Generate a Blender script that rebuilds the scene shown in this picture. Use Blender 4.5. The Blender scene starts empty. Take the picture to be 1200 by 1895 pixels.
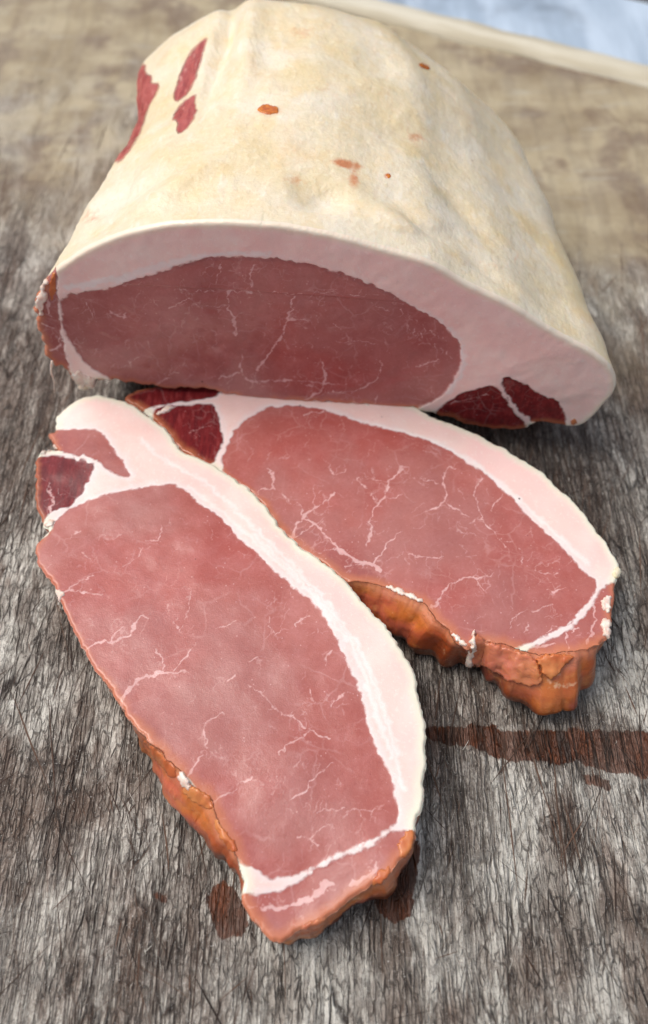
import bpy, math, random
import numpy as np
from math import radians, tan, sin, cos, sqrt, pi

# ------------------------------------------------------------------ camera
SC = bpy.context.scene
CAM_H, PITCH, VFOV = 0.30, 55.0, 60.0
FPX = 947.5 / tan(radians(VFOV / 2))
cd = bpy.data.cameras.new('camera')
cam = bpy.data.objects.new('camera', cd)
SC.collection.objects.link(cam)
cam.location = (0, 0, CAM_H)
cam.rotation_euler = (radians(90 - PITCH), 0, 0)
cd.sensor_fit = 'VERTICAL'
cd.sensor_height = 36
cd.lens = 18 / tan(radians(VFOV / 2))
cd.clip_start = 0.01
cd.clip_end = 50
cd.dof.use_dof = True
cd.dof.focus_distance = 0.305
cd.dof.aperture_fstop = 7.5
SC.camera = cam
# ------------------------------------------------------------------ light
SUN_EL, SUN_AZ = 60.0, -75.0            # azimuth measured from +Y, negative to the left
w = bpy.data.worlds.new('World'); SC.world = w; w.use_nodes = True
nt = w.node_tree; nt.nodes.clear()
sky = nt.nodes.new('ShaderNodeTexSky'); sky.sky_type = 'NISHITA'; sky.sun_disc = False
sky.sun_elevation = radians(SUN_EL); sky.sun_rotation = radians(SUN_AZ)
sky.air_density = 1.0; sky.dust_density = 6.0; sky.ozone_density = 1.0; sky.altitude = 0
bg = nt.nodes.new('ShaderNodeBackground'); bg.inputs[1].default_value = 0.15
wo = nt.nodes.new('ShaderNodeOutputWorld')
hs = nt.nodes.new('ShaderNodeHueSaturation'); hs.inputs['Saturation'].default_value = .55   # thin cloud whitens the sky
nt.links.new(sky.outputs[0], hs.inputs['Color']); nt.links.new(hs.outputs[0], bg.inputs[0]); nt.links.new(bg.outputs[0], wo.inputs[0])
sl = bpy.data.lights.new('sun', 'SUN'); sl.energy = 1.1; sl.angle = radians(40); sl.color = (1, .95, .88)
so = bpy.data.objects.new('sun', sl); SC.collection.objects.link(so)
so.rotation_euler = (radians(90 - SUN_EL), 0, radians(180 - SUN_AZ) )
# light comes from direction (sin az, cos az) at elevation
from mathutils import Vector
dv = Vector((sin(radians(SUN_AZ)) * cos(radians(SUN_EL)), cos(radians(SUN_AZ)) * cos(radians(SUN_EL)), sin(radians(SUN_EL))))
so.rotation_euler = dv.to_track_quat('Z', 'Y').to_euler()
SC.view_settings.view_transform = 'Standard'; SC.view_settings.look = 'None'
SC.view_settings.gamma = 1; SC.view_settings.exposure = 0.02

# ------------------------------------------------------------------ geometry maths
TH = radians(PITCH)
FW = np.array([0, cos(TH), -sin(TH)]); UP = np.array([0, sin(TH), cos(TH)]); RT = np.array([1., 0, 0])
C0 = np.array([0, 0, CAM_H])
def ray(p): return FW + RT * (p[0] - 600) / FPX - UP * (p[1] - 947.5) / FPX
def on_z(p, z=0.):
    r = ray(p); return C0 + r * (z - CAM_H) / r[2]
def proj(P):
    d = P - C0; z = d @ FW
    return np.stack([600 + FPX * d[..., 0] / z, 947.5 - FPX * (d @ UP) / z], -1)

class Plane:                      # a flat cut: origin, two axes, outward normal
    def __init__(s, o, eu, ev, n): s.o, s.eu, s.ev, s.n = map(lambda a: np.array(a, float), (o, eu, ev, n))
    def uv(s, p):
        r = ray(p); P = C0 + r * (((s.o - C0) @ s.n) / (r @ s.n)); d = P - s.o
        return (d @ s.eu, d @ s.ev)
    def xyz(s, uv, h): return s.o + uv[..., :1] * s.eu + uv[..., 1:2] * s.ev + h[..., None] * s.n

RNG = np.random.RandomState(7)
_lat = [RNG.rand(64, 64) for _ in range(8)]
def vnoise(x, y, k=0):
    L = _lat[k % 8]; xi = np.floor(x).astype(int); yi = np.floor(y).astype(int)
    fx = x - xi; fy = y - yi; fx = fx * fx * (3 - 2 * fx); fy = fy * fy * (3 - 2 * fy)
    a = L[xi % 64, yi % 64]; b = L[(xi + 1) % 64, yi % 64]; c = L[xi % 64, (yi + 1) % 64]; d = L[(xi + 1) % 64, (yi + 1) % 64]
    return (a * (1 - fx) + b * fx) * (1 - fy) + (c * (1 - fx) + d * fx) * fy - .5
def fbm(x, y, o=3, k=0):
    r = 0; a = 1
    for i in range(o): r = r + a * vnoise(x * 2 ** i + 13.7 * i, y * 2 ** i + 5.1 * i, k + i); a *= .5
    return r
def chaikin(P, n=2, closed=True):
    P = np.array(P, float)
    for _ in range(n):
        if closed:
            Q = np.roll(P, -1, 0); P = np.stack([.75 * P + .25 * Q, .25 * P + .75 * Q], 1).reshape(-1, 2)
        else:
            A, B = P[:-1], P[1:]; P = np.concatenate([P[:1], np.stack([.75 * A + .25 * B, .25 * A + .75 * B], 1).reshape(-1, 2), P[-1:]])
    return P
def resample(P, g):
    Q = np.vstack([P, P[:1]]); d = np.linalg.norm(np.diff(Q, axis=0), axis=1); s = np.r_[0, np.cumsum(d)]
    n = int(s[-1] / g); t = np.linspace(0, s[-1], n, endpoint=False)
    return np.stack([np.interp(t, s, Q[:, 0]), np.interp(t, s, Q[:, 1])], 1)
def segdist(X, A, B, want=False):
    best = np.full(len(X), 1e9); bi = np.zeros(len(X), int); bt = np.zeros(len(X))
    for i in range(len(A)):
        a = A[i]; d = B[i] - a; L = d @ d + 1e-18
        t = np.clip(((X[:, 0] - a[0]) * d[0] + (X[:, 1] - a[1]) * d[1]) / L, 0, 1)
        q = (X[:, 0] - a[0] - t * d[0]) ** 2 + (X[:, 1] - a[1] - t * d[1]) ** 2
        m = q < best; best[m] = q[m]
        if want: bi[m] = i; bt[m] = t[m]
    return (np.sqrt(best), bi, bt) if want else np.sqrt(best)
def inside(X, P):
    r = np.zeros(len(X), bool); x, y = X[:, 0], X[:, 1]; Q = np.roll(P, -1, 0)
    for a, b in zip(P, Q):
        if a[1] == b[1]: continue
        m = (a[1] > y) != (b[1] > y); r ^= m & (x < (b[0] - a[0]) * (y - a[1]) / (b[1] - a[1]) + a[0])
    return r
def sdist(X, P):                  # positive inside
    d = segdist(X, P, np.roll(P, -1, 0)); return np.where(inside(X, P), d, -d)

def smooth01(a, b, x):
    t = np.clip((x - a) / (b - a), 0, 1); return t * t * (3 - 2 * t)

# grid fill of an outline; returns uv verts, quads, ordered boundary loop
def fill(P, g):
    lo = P.min(0) - g; hi = P.max(0) + g
    nx = int((hi[0] - lo[0]) / g) + 2; ny = int((hi[1] - lo[1]) / g) + 2
    cx = lo[0] + (np.arange(nx - 1) + .5) * g; cy = lo[1] + (np.arange(ny - 1) + .5) * g
    X = np.stack(np.meshgrid(cx, cy, indexing='ij'), -1).reshape(-1, 2)
    keep = inside(X, P).reshape(nx - 1, ny - 1)
    while True:                   # no diagonal pinches, no stubs
        K = np.pad(keep, 1); a, b, c, d = K[:-1, :-1], K[1:, :-1], K[:-1, 1:], K[1:, 1:]
        bad = (a & d & ~b & ~c) | (b & c & ~a & ~d)
        if not bad.any(): break
        for i, j in zip(*np.nonzero(bad)):
            K[i:i + 2, j:j + 2] = False
        keep = K[1:-1, 1:-1].copy()
    # keep largest component (flood)
    lab = np.zeros(keep.shape, bool); ci, cj = np.nonzero(keep)
    k = np.argmin((ci - ci.mean()) ** 2 + (cj - cj.mean()) ** 2); lab[ci[k], cj[k]] = True
    while True:
        n2 = lab.copy(); n2[1:] |= lab[:-1]; n2[:-1] |= lab[1:]; n2[:, 1:] |= lab[:, :-1]; n2[:, :-1] |= lab[:, 1:]; n2 &= keep
        if (n2 == lab).all(): break
        lab = n2
    keep = lab
    i, j = np.nonzero(keep); vid = lambda a, b: a * ny + b
    Q = np.stack([vid(i, j), vid(i + 1, j), vid(i + 1, j + 1), vid(i, j + 1)], 1)
    used, inv = np.unique(Q, return_inverse=True); Q = inv.reshape(-1, 4)
    V = np.stack([lo[0] + (used // ny) * g, lo[1] + (used % ny) * g], 1)
    E = np.concatenate([Q[:, [0, 1]], Q[:, [1, 2]], Q[:, [2, 3]], Q[:, [3, 0]]])
    key = E[:, 0].astype(np.int64) * len(V) + E[:, 1]; rev = E[:, 1].astype(np.int64) * len(V) + E[:, 0]
    B = E[~np.isin(key, rev)]; nxt = dict(B.tolist()); st = B[0, 0]; loop = [st]; c = nxt[st]
    while c != st: loop.append(c); c = nxt[c]
    loop = np.array(loop)
    A = P; Bp = np.roll(P, -1, 0)
    _, bi, bt = segdist(V[loop], A, Bp, True)
    V[loop] = A[bi] + (Bp[bi] - A[bi]) * bt[:, None]
    return V, Q, loop

# ------------------------------------------------------------------ object helpers
def thing(name, label, cat, loc=(0, 0, 0), group=None):
    o = bpy.data.objects.new(name, None); SC.collection.objects.link(o); o.location = loc
    o.empty_display_size = .01
    o['label'] = label; o['category'] = cat
    if group: o['group'] = group
    return o
def vnormals(V, F):
    N = np.zeros_like(V)
    d1 = V[F[:, 2]] - V[F[:, 0]]; d2 = V[F[:, 3]] - V[F[:, 1]] if F.shape[1] == 4 else V[F[:, 1]] - V[F[:, 0]]
    n = np.cross(d1, d2) if F.shape[1] == 4 else np.cross(d2, d1)
    for k in range(F.shape[1]): np.add.at(N, F[:, k], n)
    return N / (np.linalg.norm(N, axis=1, keepdims=True) + 1e-20)
def mesh_obj(name, V, F, mat, parent=None, attrs=None, N=None, label=None, kind=None):
    V = np.asarray(V, float)
    if parent is not None: V = V - np.array(parent.location)
    me = bpy.data.meshes.new(name)
    if isinstance(F, np.ndarray):
        k = F.shape[1]
        me.vertices.add(len(V)); me.vertices.foreach_set('co', V.astype(np.float32).ravel())
        me.loops.add(F.size); me.loops.foreach_set('vertex_index', F.astype(np.int32).ravel())
        me.polygons.add(len(F)); me.polygons.foreach_set('loop_start', np.arange(0, F.size, k, dtype=np.int32))
        me.polygons.foreach_set('loop_total', np.full(len(F), k, np.int32))
        me.update(calc_edges=True)
    else:
        me.from_pydata([tuple(v) for v in V], [], F); me.update()
    me.polygons.foreach_set('use_smooth', np.ones(len(me.polygons), bool))
    for a, v in (attrs or {}).items():
        at = me.attributes.new(a, 'FLOAT', 'POINT'); at.data.foreach_set('value', np.asarray(v, np.float32))
    if N is not None:
        me.normals_split_custom_set_from_vertices([tuple(x) for x in N.tolist()])
    me.materials.append(mat)
    o = bpy.data.objects.new(name, me); SC.collection.objects.link(o)
    if parent is not None: o.parent = parent
    if label: o['label'] = label
    if kind: o['kind'] = kind
    return o
def split(parent, V, F, cls, names, mats, attrs):
    """one continuous surface shared out between several part objects"""
    N = vnormals(V, F)
    for c, (nm, mt) in enumerate(zip(names, mats)):
        f = F[cls == c]
        if not len(f): continue
        nm, lab = nm if isinstance(nm, tuple) else (nm, None)
        u, inv = np.unique(f, return_inverse=True)
        mesh_obj(nm, V[u], inv.reshape(f.shape), mt, parent, {a: v[u] for a, v in attrs.items()}, N[u], lab)

# ------------------------------------------------------------------ node helpers
def srgb(r, g, b):
    f = lambda c: (c / 255 / 12.92) if c <= 10 else ((c / 255 + .055) / 1.055) ** 2.4
    return (f(r), f(g), f(b), 1)
class NT:
    def __init__(s, name):
        s.m = bpy.data.materials.new(name); s.m.use_nodes = True; s.t = s.m.node_tree
        s.b = s.t.nodes['Principled BSDF']; s.co = s.t.nodes.new('ShaderNodeTexCoord').outputs['Object']
    def link(s, a, inp):
        if hasattr(a, 'is_output') or isinstance(a, bpy.types.NodeSocket): s.t.links.new(a, inp)
        else: inp.default_value = a
    def math(s, op, a, b=0., c=None, clamp=False):
        n = s.t.nodes.new('ShaderNodeMath'); n.operation = op; n.use_clamp = clamp
        s.link(a, n.inputs[0]); s.link(b, n.inputs[1])
        if c is not None: s.link(c, n.inputs[2])
        return n.outputs[0]
    def mul(s, a, b): return s.math('MULTIPLY', a, b)
    def add(s, a, b): return s.math('ADD', a, b)
    def sub(s, a, b): return s.math('SUBTRACT', a, b)
    def ss(s, x, a, b):          # smoothstep
        n = s.t.nodes.new('ShaderNodeMapRange'); n.interpolation_type = 'SMOOTHSTEP'
        s.link(x, n.inputs[0]); s.link(a, n.inputs[1]); s.link(b, n.inputs[2]); return n.outputs[0]
    def at(s, name):
        n = s.t.nodes.new('ShaderNodeAttribute'); n.attribute_name = name; return n.outputs['Fac']
    def mapping(s, scale=(1, 1, 1), rot=(0, 0, 0), loc=(0, 0, 0), src=None):
        n = s.t.nodes.new('ShaderNodeMapping'); s.link(src or s.co, n.inputs[0])
        n.inputs['Scale'].default_value = scale; n.inputs['Rotation'].default_value = rot; n.inputs['Location'].default_value = loc
        return n.outputs[0]
    def noise(s, sc, det=3, rough=.5, vec=None, dist=0., color=False):
        n = s.t.nodes.new('ShaderNodeTexNoise'); s.link(vec or s.co, n.inputs['Vector'])
        n.inputs['Scale'].default_value = sc; n.inputs['Detail'].default_value = det; n.inputs['Roughness'].default_value = rough
        n.inputs['Distortion'].default_value = dist
        return n.outputs[1] if color else n.outputs[0]
    def voro(s, sc, feat='DISTANCE_TO_EDGE', vec=None, out=0):
        n = s.t.nodes.new('ShaderNodeTexVoronoi'); n.feature = feat; s.link(vec or s.co, n.inputs['Vector'])
        n.inputs['Scale'].default_value = sc; return n.outputs[out]
    def warp(s, amt, sc, vec=None):
        nz = s.noise(sc, 3, .6, vec, color=True); v = s.t.nodes.new('ShaderNodeVectorMath'); v.operation = 'MULTIPLY_ADD'
        s.link(nz, v.inputs[0]); v.inputs[1].default_value = (amt,) * 3; s.link(vec or s.co, v.inputs[2]); return v.outputs[0]
    def mix(s, f, a, b, mode='MIX'):
        n = s.t.nodes.new('ShaderNodeMix'); n.data_type = 'RGBA'; n.blend_type = mode; n.clamp_factor = True
        s.link(f, n.inputs[0]); s.link(a, n.inputs[6]); s.link(b, n.inputs[7]); return n.outputs[2]
    def bump(s, h, dist, strength=1., nrm=None):
        n = s.t.nodes.new('ShaderNodeBump'); s.link(h, n.inputs['Height']); n.inputs['Distance'].default_value = dist
        n.inputs['Strength'].default_value = strength
        if nrm is not None: s.link(nrm, n.inputs['Normal'])
        return n.outputs[0]
    def done(s, col, rough, nrm=None, sss=0., rad=(.004, .0015, .001), spec=.5, coat=0., coat_r=.1):
        b = s.b.inputs; s.link(col, b['Base Color']); s.link(rough, b['Roughness']); b['Specular IOR Level'].default_value = spec
        if nrm is not None: s.link(nrm, b['Normal'])
        if sss: b['Subsurface Weight'].default_value = sss; b['Subsurface Radius'].default_value = rad; b['Subsurface Scale'].default_value = 1.
        if coat: b['Coat Weight'].default_value = coat; b['Coat Roughness'].default_value = coat_r
        return s.m

# ------------------------------------------------------------------ materials
def mat_meat(name, lean_a, lean_b, lean_dark, fat_tint, fat_hi, feather, rim_c, rim_w):
    """cut face: lean, dark lean, fat, marbling.  attrs in mm"""
    n = NT(name)
    lean = n.at('lean'); dark = n.at('dark'); vein = n.at('vein'); dout = n.at('dout'); streak = n.at('streak'); wet = n.at('crust')
    big = n.noise(28, 3, .55); mid = n.noise(140, 4, .6); fine = n.noise(900, 3, .7); vfine = n.noise(2600, 2, .6)
    red = n.noise(16, 2, .5, n.mapping(loc=(3, 1, 7)))
    c = n.mix(n.ss(big, .36, .64), srgb(*lean_a), srgb(*lean_b))
    c = n.mix(n.mul(n.ss(red, .48, .72), .35), c, srgb(180, 74, 68))
    c = n.mix(n.mul(n.ss(mid, .4, .75), .22), c, srgb(205, 140, 140))
    c = n.mix(n.mul(n.ss(n.noise(22, 3, .55, n.mapping(loc=(8, 3, 2))), .46, .66), .45), c, srgb(166, 114, 110))
    fib = n.noise(240, 4, .65, n.mapping(scale=(2.2, .45, 1), rot=(0, 0, .7)))
    c = n.mix(n.mul(n.ss(lean, 5., 20.), .4), c, srgb(*[int(v) for v in (lean_a[0] * .93, lean_a[1] * 1.06, lean_a[2] * 1.08)]))
    dk = n.mix(n.ss(fib, .35, .65), srgb(*lean_dark), srgb(int(lean_dark[0] * 1.3), int(lean_dark[1] * 1.4), int(lean_dark[2] * 1.3)))
    dk = n.mix(n.mul(n.ss(fib, .56, .74), .25), dk, srgb(186, 100, 98))
    c = n.mix(n.ss(n.add(dark, n.mul(n.sub(mid, .5), .5)), .2, .8), c, dk)
    pale = n.sub(1, n.mul(dark, .65))
    c = n.mix(n.mul(n.mul(n.ss(fine, .55, .78), .24), pale), c, srgb(222, 165, 165))      # pale fibre ends
    c = n.mix(n.mul(n.ss(fine, .46, .28), .22), c, srgb(130, 55, 60))
    # procedural faint marbling
    wv = n.warp(.006, 120); e1 = n.voro(62, vec=wv); e2 = n.voro(170, vec=n.warp(.003, 260))
    m1 = n.mul(n.ss(e1, .035, .0), n.ss(n.noise(45, 3, .6, n.mapping(loc=(9, 2, 4))), .47, .62))
    m2 = n.mul(n.ss(e2, .06, .0), n.ss(n.noise(70, 3, .6, n.mapping(loc=(1, 8, 2))), .52, .66))
    tiny = n.mul(n.ss(n.voro(420, 'F1'), .16, .06), n.ss(n.noise(200, 2), .52, .62))
    faint = n.math('MAXIMUM', n.mul(m1, .16), n.math('MAXIMUM', n.mul(m2, .12), n.mul(tiny, .45)))
    rag = n.mul(n.sub(n.noise(1400, 3, .6), .5), .35)
    vf = n.ss(n.add(vein, n.add(rag, n.mul(n.sub(n.noise(260, 3), .5), .5))), -.22, .18)
    vf = n.mul(vf, n.add(.22, n.mul(n.noise(170, 3, .6, n.mapping(loc=(8, 8, 1))), .85)))
    vcol = n.mix(mid, srgb(226, 178, 176), srgb(232, 202, 198))
    fv = n.mul(n.ss(n.add(n.at('faint'), rag), -.26, .2), .36)
    c = n.mix(n.math('MAXIMUM', n.math('MAXIMUM', faint, fv), vf), c, vcol)
    # rim of the lean dries orange
    ed = n.ss(n.add(dout, n.mul(n.sub(mid, .5), 3.0)), n.add(1.4, n.mul(n.math('POWER', wet, 3.), 3.2)), .2)
    c = n.mix(n.mul(n.mul(ed, wet), .7), c, n.mix(big, srgb(198, 112, 66), srgb(206, 136, 98)))
    # fat
    f = n.mix(n.ss(n.noise(60, 3), .35, .7), srgb(*fat_tint), srgb(*fat_hi))
    f = n.mix(n.mul(n.ss(n.noise(24, 2, .5, n.mapping(loc=(5, 5, 5))), .5, .7), .5), f, srgb(240, 200, 196))
    f = n.mix(n.mul(n.ss(n.add(lean, n.mul(n.sub(mid, .5), 3.)), -3.6, .2), feather), f, srgb(230, 221, 221))                # white feathery inner edge
    f = n.mix(n.mul(n.ss(n.add(dout, n.mul(n.sub(mid, .5), 1.6)), rim_w, .8), .9), f, srgb(*rim_c))   # rind margin
    f = n.mix(n.mul(n.ss(n.add(streak, n.add(n.mul(n.sub(mid, .5), 1.2), n.mul(n.sub(fine, .5), .8))), -1.5, .5), .62), f, srgb(241, 235, 232))
    f = n.mix(n.mul(n.ss(n.noise(700, 2, .6, n.mapping(scale=(1, 1, 1))), .55, .75), .25), f, srgb(252, 244, 236))
    rl = n.add(n.mul(n.sub(n.noise(330, 4, .62), .5), 1.3), n.mul(n.sub(fine, .5), .8))
    lf = n.ss(n.add(lean, rl), -.6, .5)
    c = n.mix(lf, f, c)
    speck = n.mul(n.ss(n.voro(60, 'F1', n.mapping(loc=(.2, .4, .1))), .035, .02), .8)
    c = n.mix(speck, c, srgb(60, 25, 20))
    h = n.add(n.mul(fine, .45), n.add(n.mul(vfine, .35), n.mul(mid, .3)))
    h = n.add(h, n.mul(vf, .1)); h = n.add(h, n.mul(n.sub(1, lf), .12))
    r = n.add(.2, n.mul(n.sub(mid, .5), .25)); r = n.add(r, n.mul(n.sub(1, lf), .12))
    return n.done(c, r, n.bump(h, .00018, .8), .25, (.003, .0012, .0009), .5)

def mat_crust():
    n = NT('cured_crust_surface')
    lo = n.at('hgt'); big = n.noise(38, 3, .5); mid = n.noise(130, 4, .6); fine = n.noise(900, 3, .6)
    c = n.mix(n.ss(big, .38, .6), srgb(200, 114, 48), srgb(176, 82, 38))
    c = n.mix(n.mul(n.ss(n.noise(55, 3, .5, n.mapping(loc=(4, 4, 1))), .5, .64), .75), c, srgb(198, 100, 82))
    c = n.mix(n.mul(n.ss(mid, .56, .74), .55), c, srgb(226, 160, 96))
    c = n.mix(n.mul(n.ss(n.add(lo, n.mul(n.sub(mid, .5), .3)), .22, .02), .7), c, srgb(210, 136, 104))
    c = n.mix(n.mul(n.ss(n.add(lo, n.mul(n.sub(big, .5), 1.3)), .25, .85), .85), c, srgb(76, 31, 15))   # the smoked underside is browner
    c = n.mix(n.mul(n.ss(n.noise(80, 4, .65, n.mapping(loc=(2, 7, 7))), .64, .72), .6), c, srgb(236, 206, 170))
    fib = n.noise(260, 5, .72, n.mapping(scale=(.5, .5, 1.6)))
    c = n.mix(n.mul(n.ss(fib, .52, .7), .4), c, srgb(216, 142, 84)); c = n.mix(n.mul(n.ss(fib, .46, .32), .4), c, srgb(120, 50, 22))
    h = n.add(n.mul(mid, .7), n.add(n.mul(fine, .35), n.mul(fib, .6)))
    return n.done(c, n.add(.2, n.mul(mid, .25)), n.bump(h, .0005, .8), .3, (.005, .002, .0007), .55, .35, .08)

def mat_skin():
    n = NT('pork_skin_surface')
    red = n.at('red'); stain = n.at('stain'); s = n.at('depth')
    big = n.noise(18, 4, .6, n.mapping(loc=(1, 2, 3))); mid = n.noise(75, 5, .62); fine = n.noise(520, 4, .65); st = n.noise(220, 3, .6, n.mapping(scale=(1, .35, 1), rot=(0, 0, .5)))
    c = n.mix(n.ss(big, .38, .64), srgb(230, 218, 194), srgb(226, 207, 164))
    c = n.mix(n.mul(n.ss(mid, .46, .7), .5), c, srgb(228, 200, 144))
    c = n.mix(n.mul(n.ss(n.noise(9, 4, .6, n.mapping(loc=(2, 2, 5))), .48, .64), .35), c, srgb(222, 202, 162))
    c = n.mix(n.mul(n.ss(n.noise(34, 4, .6, n.mapping(loc=(7, 7, 0))), .48, .7), .5), c, srgb(236, 230, 216))
    c = n.mix(n.mul(n.ss(n.noise(30, 5, .7, n.mapping(loc=(7, 1, 5))), .58, .74), .45), c, srgb(222, 186, 142))
    c = n.mix(n.mul(n.ss(fine, .52, .7), .28), c, srgb(250, 242, 224))
    c = n.mix(n.mul(n.ss(fine, .47, .3), .22), c, srgb(204, 178, 134))
    c = n.mix(n.mul(n.ss(st, .58, .74), .3), c, srgb(244, 240, 232))
    # bare muscle showing at the far left shoulder
    rr = n.add(red, n.mul(n.sub(n.noise(260, 4, .6), .5), 3.2))
    mus = n.mix(n.ss(n.noise(160, 4, .6, n.mapping(scale=(2.5, .6, 1))), .35, .65), srgb(146, 50, 50), srgb(176, 84, 78))
    mus = n.mix(n.mul(n.ss(n.noise(300, 3, .6, n.mapping(scale=(2.5, .5, 1))), .58, .7), .6), mus, srgb(214, 160, 150))
    c = n.mix(n.ss(rr, -1.3, 1.1), c, mus)
    sr = n.add(stain, n.mul(n.sub(n.noise(300, 4, .6), .5), .9))
    c = n.mix(n.mul(n.ss(sr, .15, .75), .85), c, n.mix(mid, srgb(208, 122, 52), srgb(190, 104, 60)))
    speck = n.mul(n.ss(n.voro(85, 'F1'), .05, .03), n.ss(n.noise(12, 2), .5, .56))
    c = n.mix(n.mul(speck, .85), c, srgb(88, 50, 22))
    h = n.add(n.mul(mid, 1.0), n.add(n.mul(fine, .34), n.mul(st, .3)))
    h = n.add(h, n.mul(n.ss(rr, -.5, .5), -1.0))
    return n.done(c, n.add(.36, n.mul(n.sub(fine, .5), .35)), n.bump(h, .0011, .8), .28, (.004, .0025, .0015), .5)

def mat_fatbit(name, a, b, sc=300, rough=.35):
    n = NT(name); m = n.noise(sc, 4, .6)
    c = n.mix(n.ss(m, .35, .65), srgb(*a), srgb(*b))
    return n.done(c, rough, n.bump(m, .0005, .7), .3, (.003, .0015, .001), .5)

def mat_board():
    n = NT('weathered_wood_surface')
    far = n.at('far'); wet = n.at('wet'); dk = n.at('stain'); lt = n.at('pale')  # the stain mask also carries shade painted around the meat
    flow = n.mapping(rot=(0, 0, radians(-8)), src=n.warp(.02, 12))
    def lines(ang, sx, sy, sc, thr, det=2, loc=0, warp=.004, ws=40):
        v = n.mapping(scale=(sx, sy, 1), rot=(0, 0, radians(ang)), loc=(loc, loc * .7, 0), src=n.warp(warp, ws))
        return n.ss(n.math('ABSOLUTE', n.sub(n.noise(sc, det, .55, v), .5)), thr, thr * .12)
    big = n.noise(9, 4, .6); blot = n.noise(24, 4, .6, n.mapping(scale=(1.6, .8, 1), loc=(2, 3, 0))); mid = n.noise(110, 6, .7, n.mapping(scale=(1.2, .7, 1), src=flow))
    fib = n.noise(520, 4, .75, n.mapping(scale=(1.5, .6, 1), src=flow)); grit = n.noise(1500, 3, .7)
    # bleached grey wood
    c = n.mix(n.ss(mid, .33, .67), srgb(184, 180, 170), srgb(224, 221, 211))
    c = n.mix(n.mul(n.ss(fib, .5, .72), .45), c, srgb(218, 216, 208))
    c = n.mix(n.mul(n.ss(blot, .5, .68), .55), c, srgb(132, 108, 92))
    c = n.mix(n.mul(n.ss(n.noise(30, 4, .6, n.mapping(scale=(2, .7, 1), loc=(6, 1, 0))), .56, .7), .6), c, srgb(116, 84, 66))
    fl1 = n.noise(34, 5, .65, n.mapping(scale=(1.7, .42, 1), rot=(0, 0, radians(-16)), loc=(3, 3, 0), src=n.warp(.02, 18)))
    fl2 = n.noise(46, 5, .65, n.mapping(scale=(1.7, .38, 1), rot=(0, 0, radians(20)), loc=(8, 3, 0), src=n.warp(.02, 18)))
    c = n.mix(n.mul(n.ss(fl1, .52, .60), .6), c, srgb(104, 86, 73))
    c = n.mix(n.mul(n.ss(fl2, .54, .64), .55), c, srgb(86, 66, 54))
    c = n.mix(n.mul(n.ss(fl1, .47, .38), .55), c, srgb(222, 220, 210))
    c = n.mix(n.mul(lt, .5), c, srgb(206, 206, 198))
    # scratches: density follows broad zones of dirt and painted shade
    zone = n.ss(n.add(n.add(blot, n.mul(dk, .5)), n.mul(n.sub(big, .5), .8)), .36, .72)
    L1 = n.math('MAXIMUM', lines(4, 1, .09, 300, .035, 3, 1), lines(-14, 1, .10, 360, .035, 3, 5))
    L2 = n.math('MAXIMUM', lines(-36, 1, .06, 190, .030, 2, 2), lines(30, 1, .06, 210, .026, 2, 3))
    L3 = n.math('MAXIMUM', lines(68, 1, .04, 90, .010, 2, 4, .002), lines(-22, 1, .03, 110, .016, 2, 7, .002))
    L4 = n.math('MAXIMUM', lines(14, 1, .045, 130, .016, 2, 9, .002), lines(-55, 1, .03, 80, .008, 1, 11, .001))
    L5 = n.math('MAXIMUM', lines(8, 1, .3, 620, .075, 4, 13), lines(-20, 1, .25, 560, .06, 4, 17))
    br = n.noise(90, 3, .6, n.mapping(loc=(3, 9, 0)))
    near = n.sub(1, n.mul(far, .97))
    cv = n.mapping(scale=(1.3, .34, 1), rot=(0, 0, radians(-6)), src=n.warp(.0022, 160))
    crk = n.mul(n.ss(n.voro(420, vec=cv), .10, .01), n.ss(n.noise(150, 3, .6, n.mapping(loc=(5, 2, 0))), .40, .56))
    crk2 = n.mul(n.ss(n.voro(180, vec=n.mapping(scale=(1.3, .16, 1), rot=(0, 0, radians(16)), src=n.warp(.0025, 90))), .06, .005), n.ss(n.noise(60, 3, .6, n.mapping(loc=(1, 2, 0))), .42, .6))
    crk3 = n.mul(n.ss(n.voro(150, vec=n.mapping(scale=(1.3, .13, 1), rot=(0, 0, radians(-24)), src=n.warp(.002, 90))), .05, .005), n.ss(n.noise(50, 3, .6, n.mapping(loc=(7, 2, 0))), .44, .58))
    crk = n.math('MAXIMUM', n.mul(crk, .7), n.math('MAXIMUM', crk2, crk3))
    fine_l = n.mul(n.math('MAXIMUM', n.mul(L1, n.ss(br, .40, .6)), n.mul(L2, n.ss(br, .62, .42))), n.add(.5, n.mul(zone, .5)))
    deep = n.mul(n.math('MAXIMUM', L3, L4), n.add(.35, n.mul(zone, .65)))
    web = n.mul(L5, n.add(.28, n.mul(zone, .55)))
    tone = n.mix(n.ss(big, .4, .6), srgb(52, 40, 34), srgb(66, 42, 28))
    c = n.mix(n.mul(zone, .42), c, srgb(112, 94, 82))
    c = n.mix(n.mul(n.mul(web, near), .6), c, tone)
    c = n.mix(n.mul(n.mul(fine_l, near), .55), c, tone)
    c = n.mix(n.mul(n.mul(deep, near), .6), c, srgb(38, 29, 25))
    c = n.mix(n.mul(n.mul(crk, near), n.add(.2, n.mul(n.ss(fl1, .38, .54), .8))), c, srgb(44, 36, 31))
    c = n.mix(n.mul(n.ss(grit, .58, .74), n.mul(near, .6)), c, srgb(226, 226, 220))
    c = n.mix(n.mul(n.ss(n.noise(800, 3, .7, flow), .48, .34), n.mul(near, .5)), c, srgb(84, 72, 64))
    # unworn far wood
    fw = n.mix(n.ss(n.noise(16, 4, .6, n.mapping(scale=(.6, 1.6, 1))), .35, .65), srgb(148, 132, 104), srgb(178, 164, 134))
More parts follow.
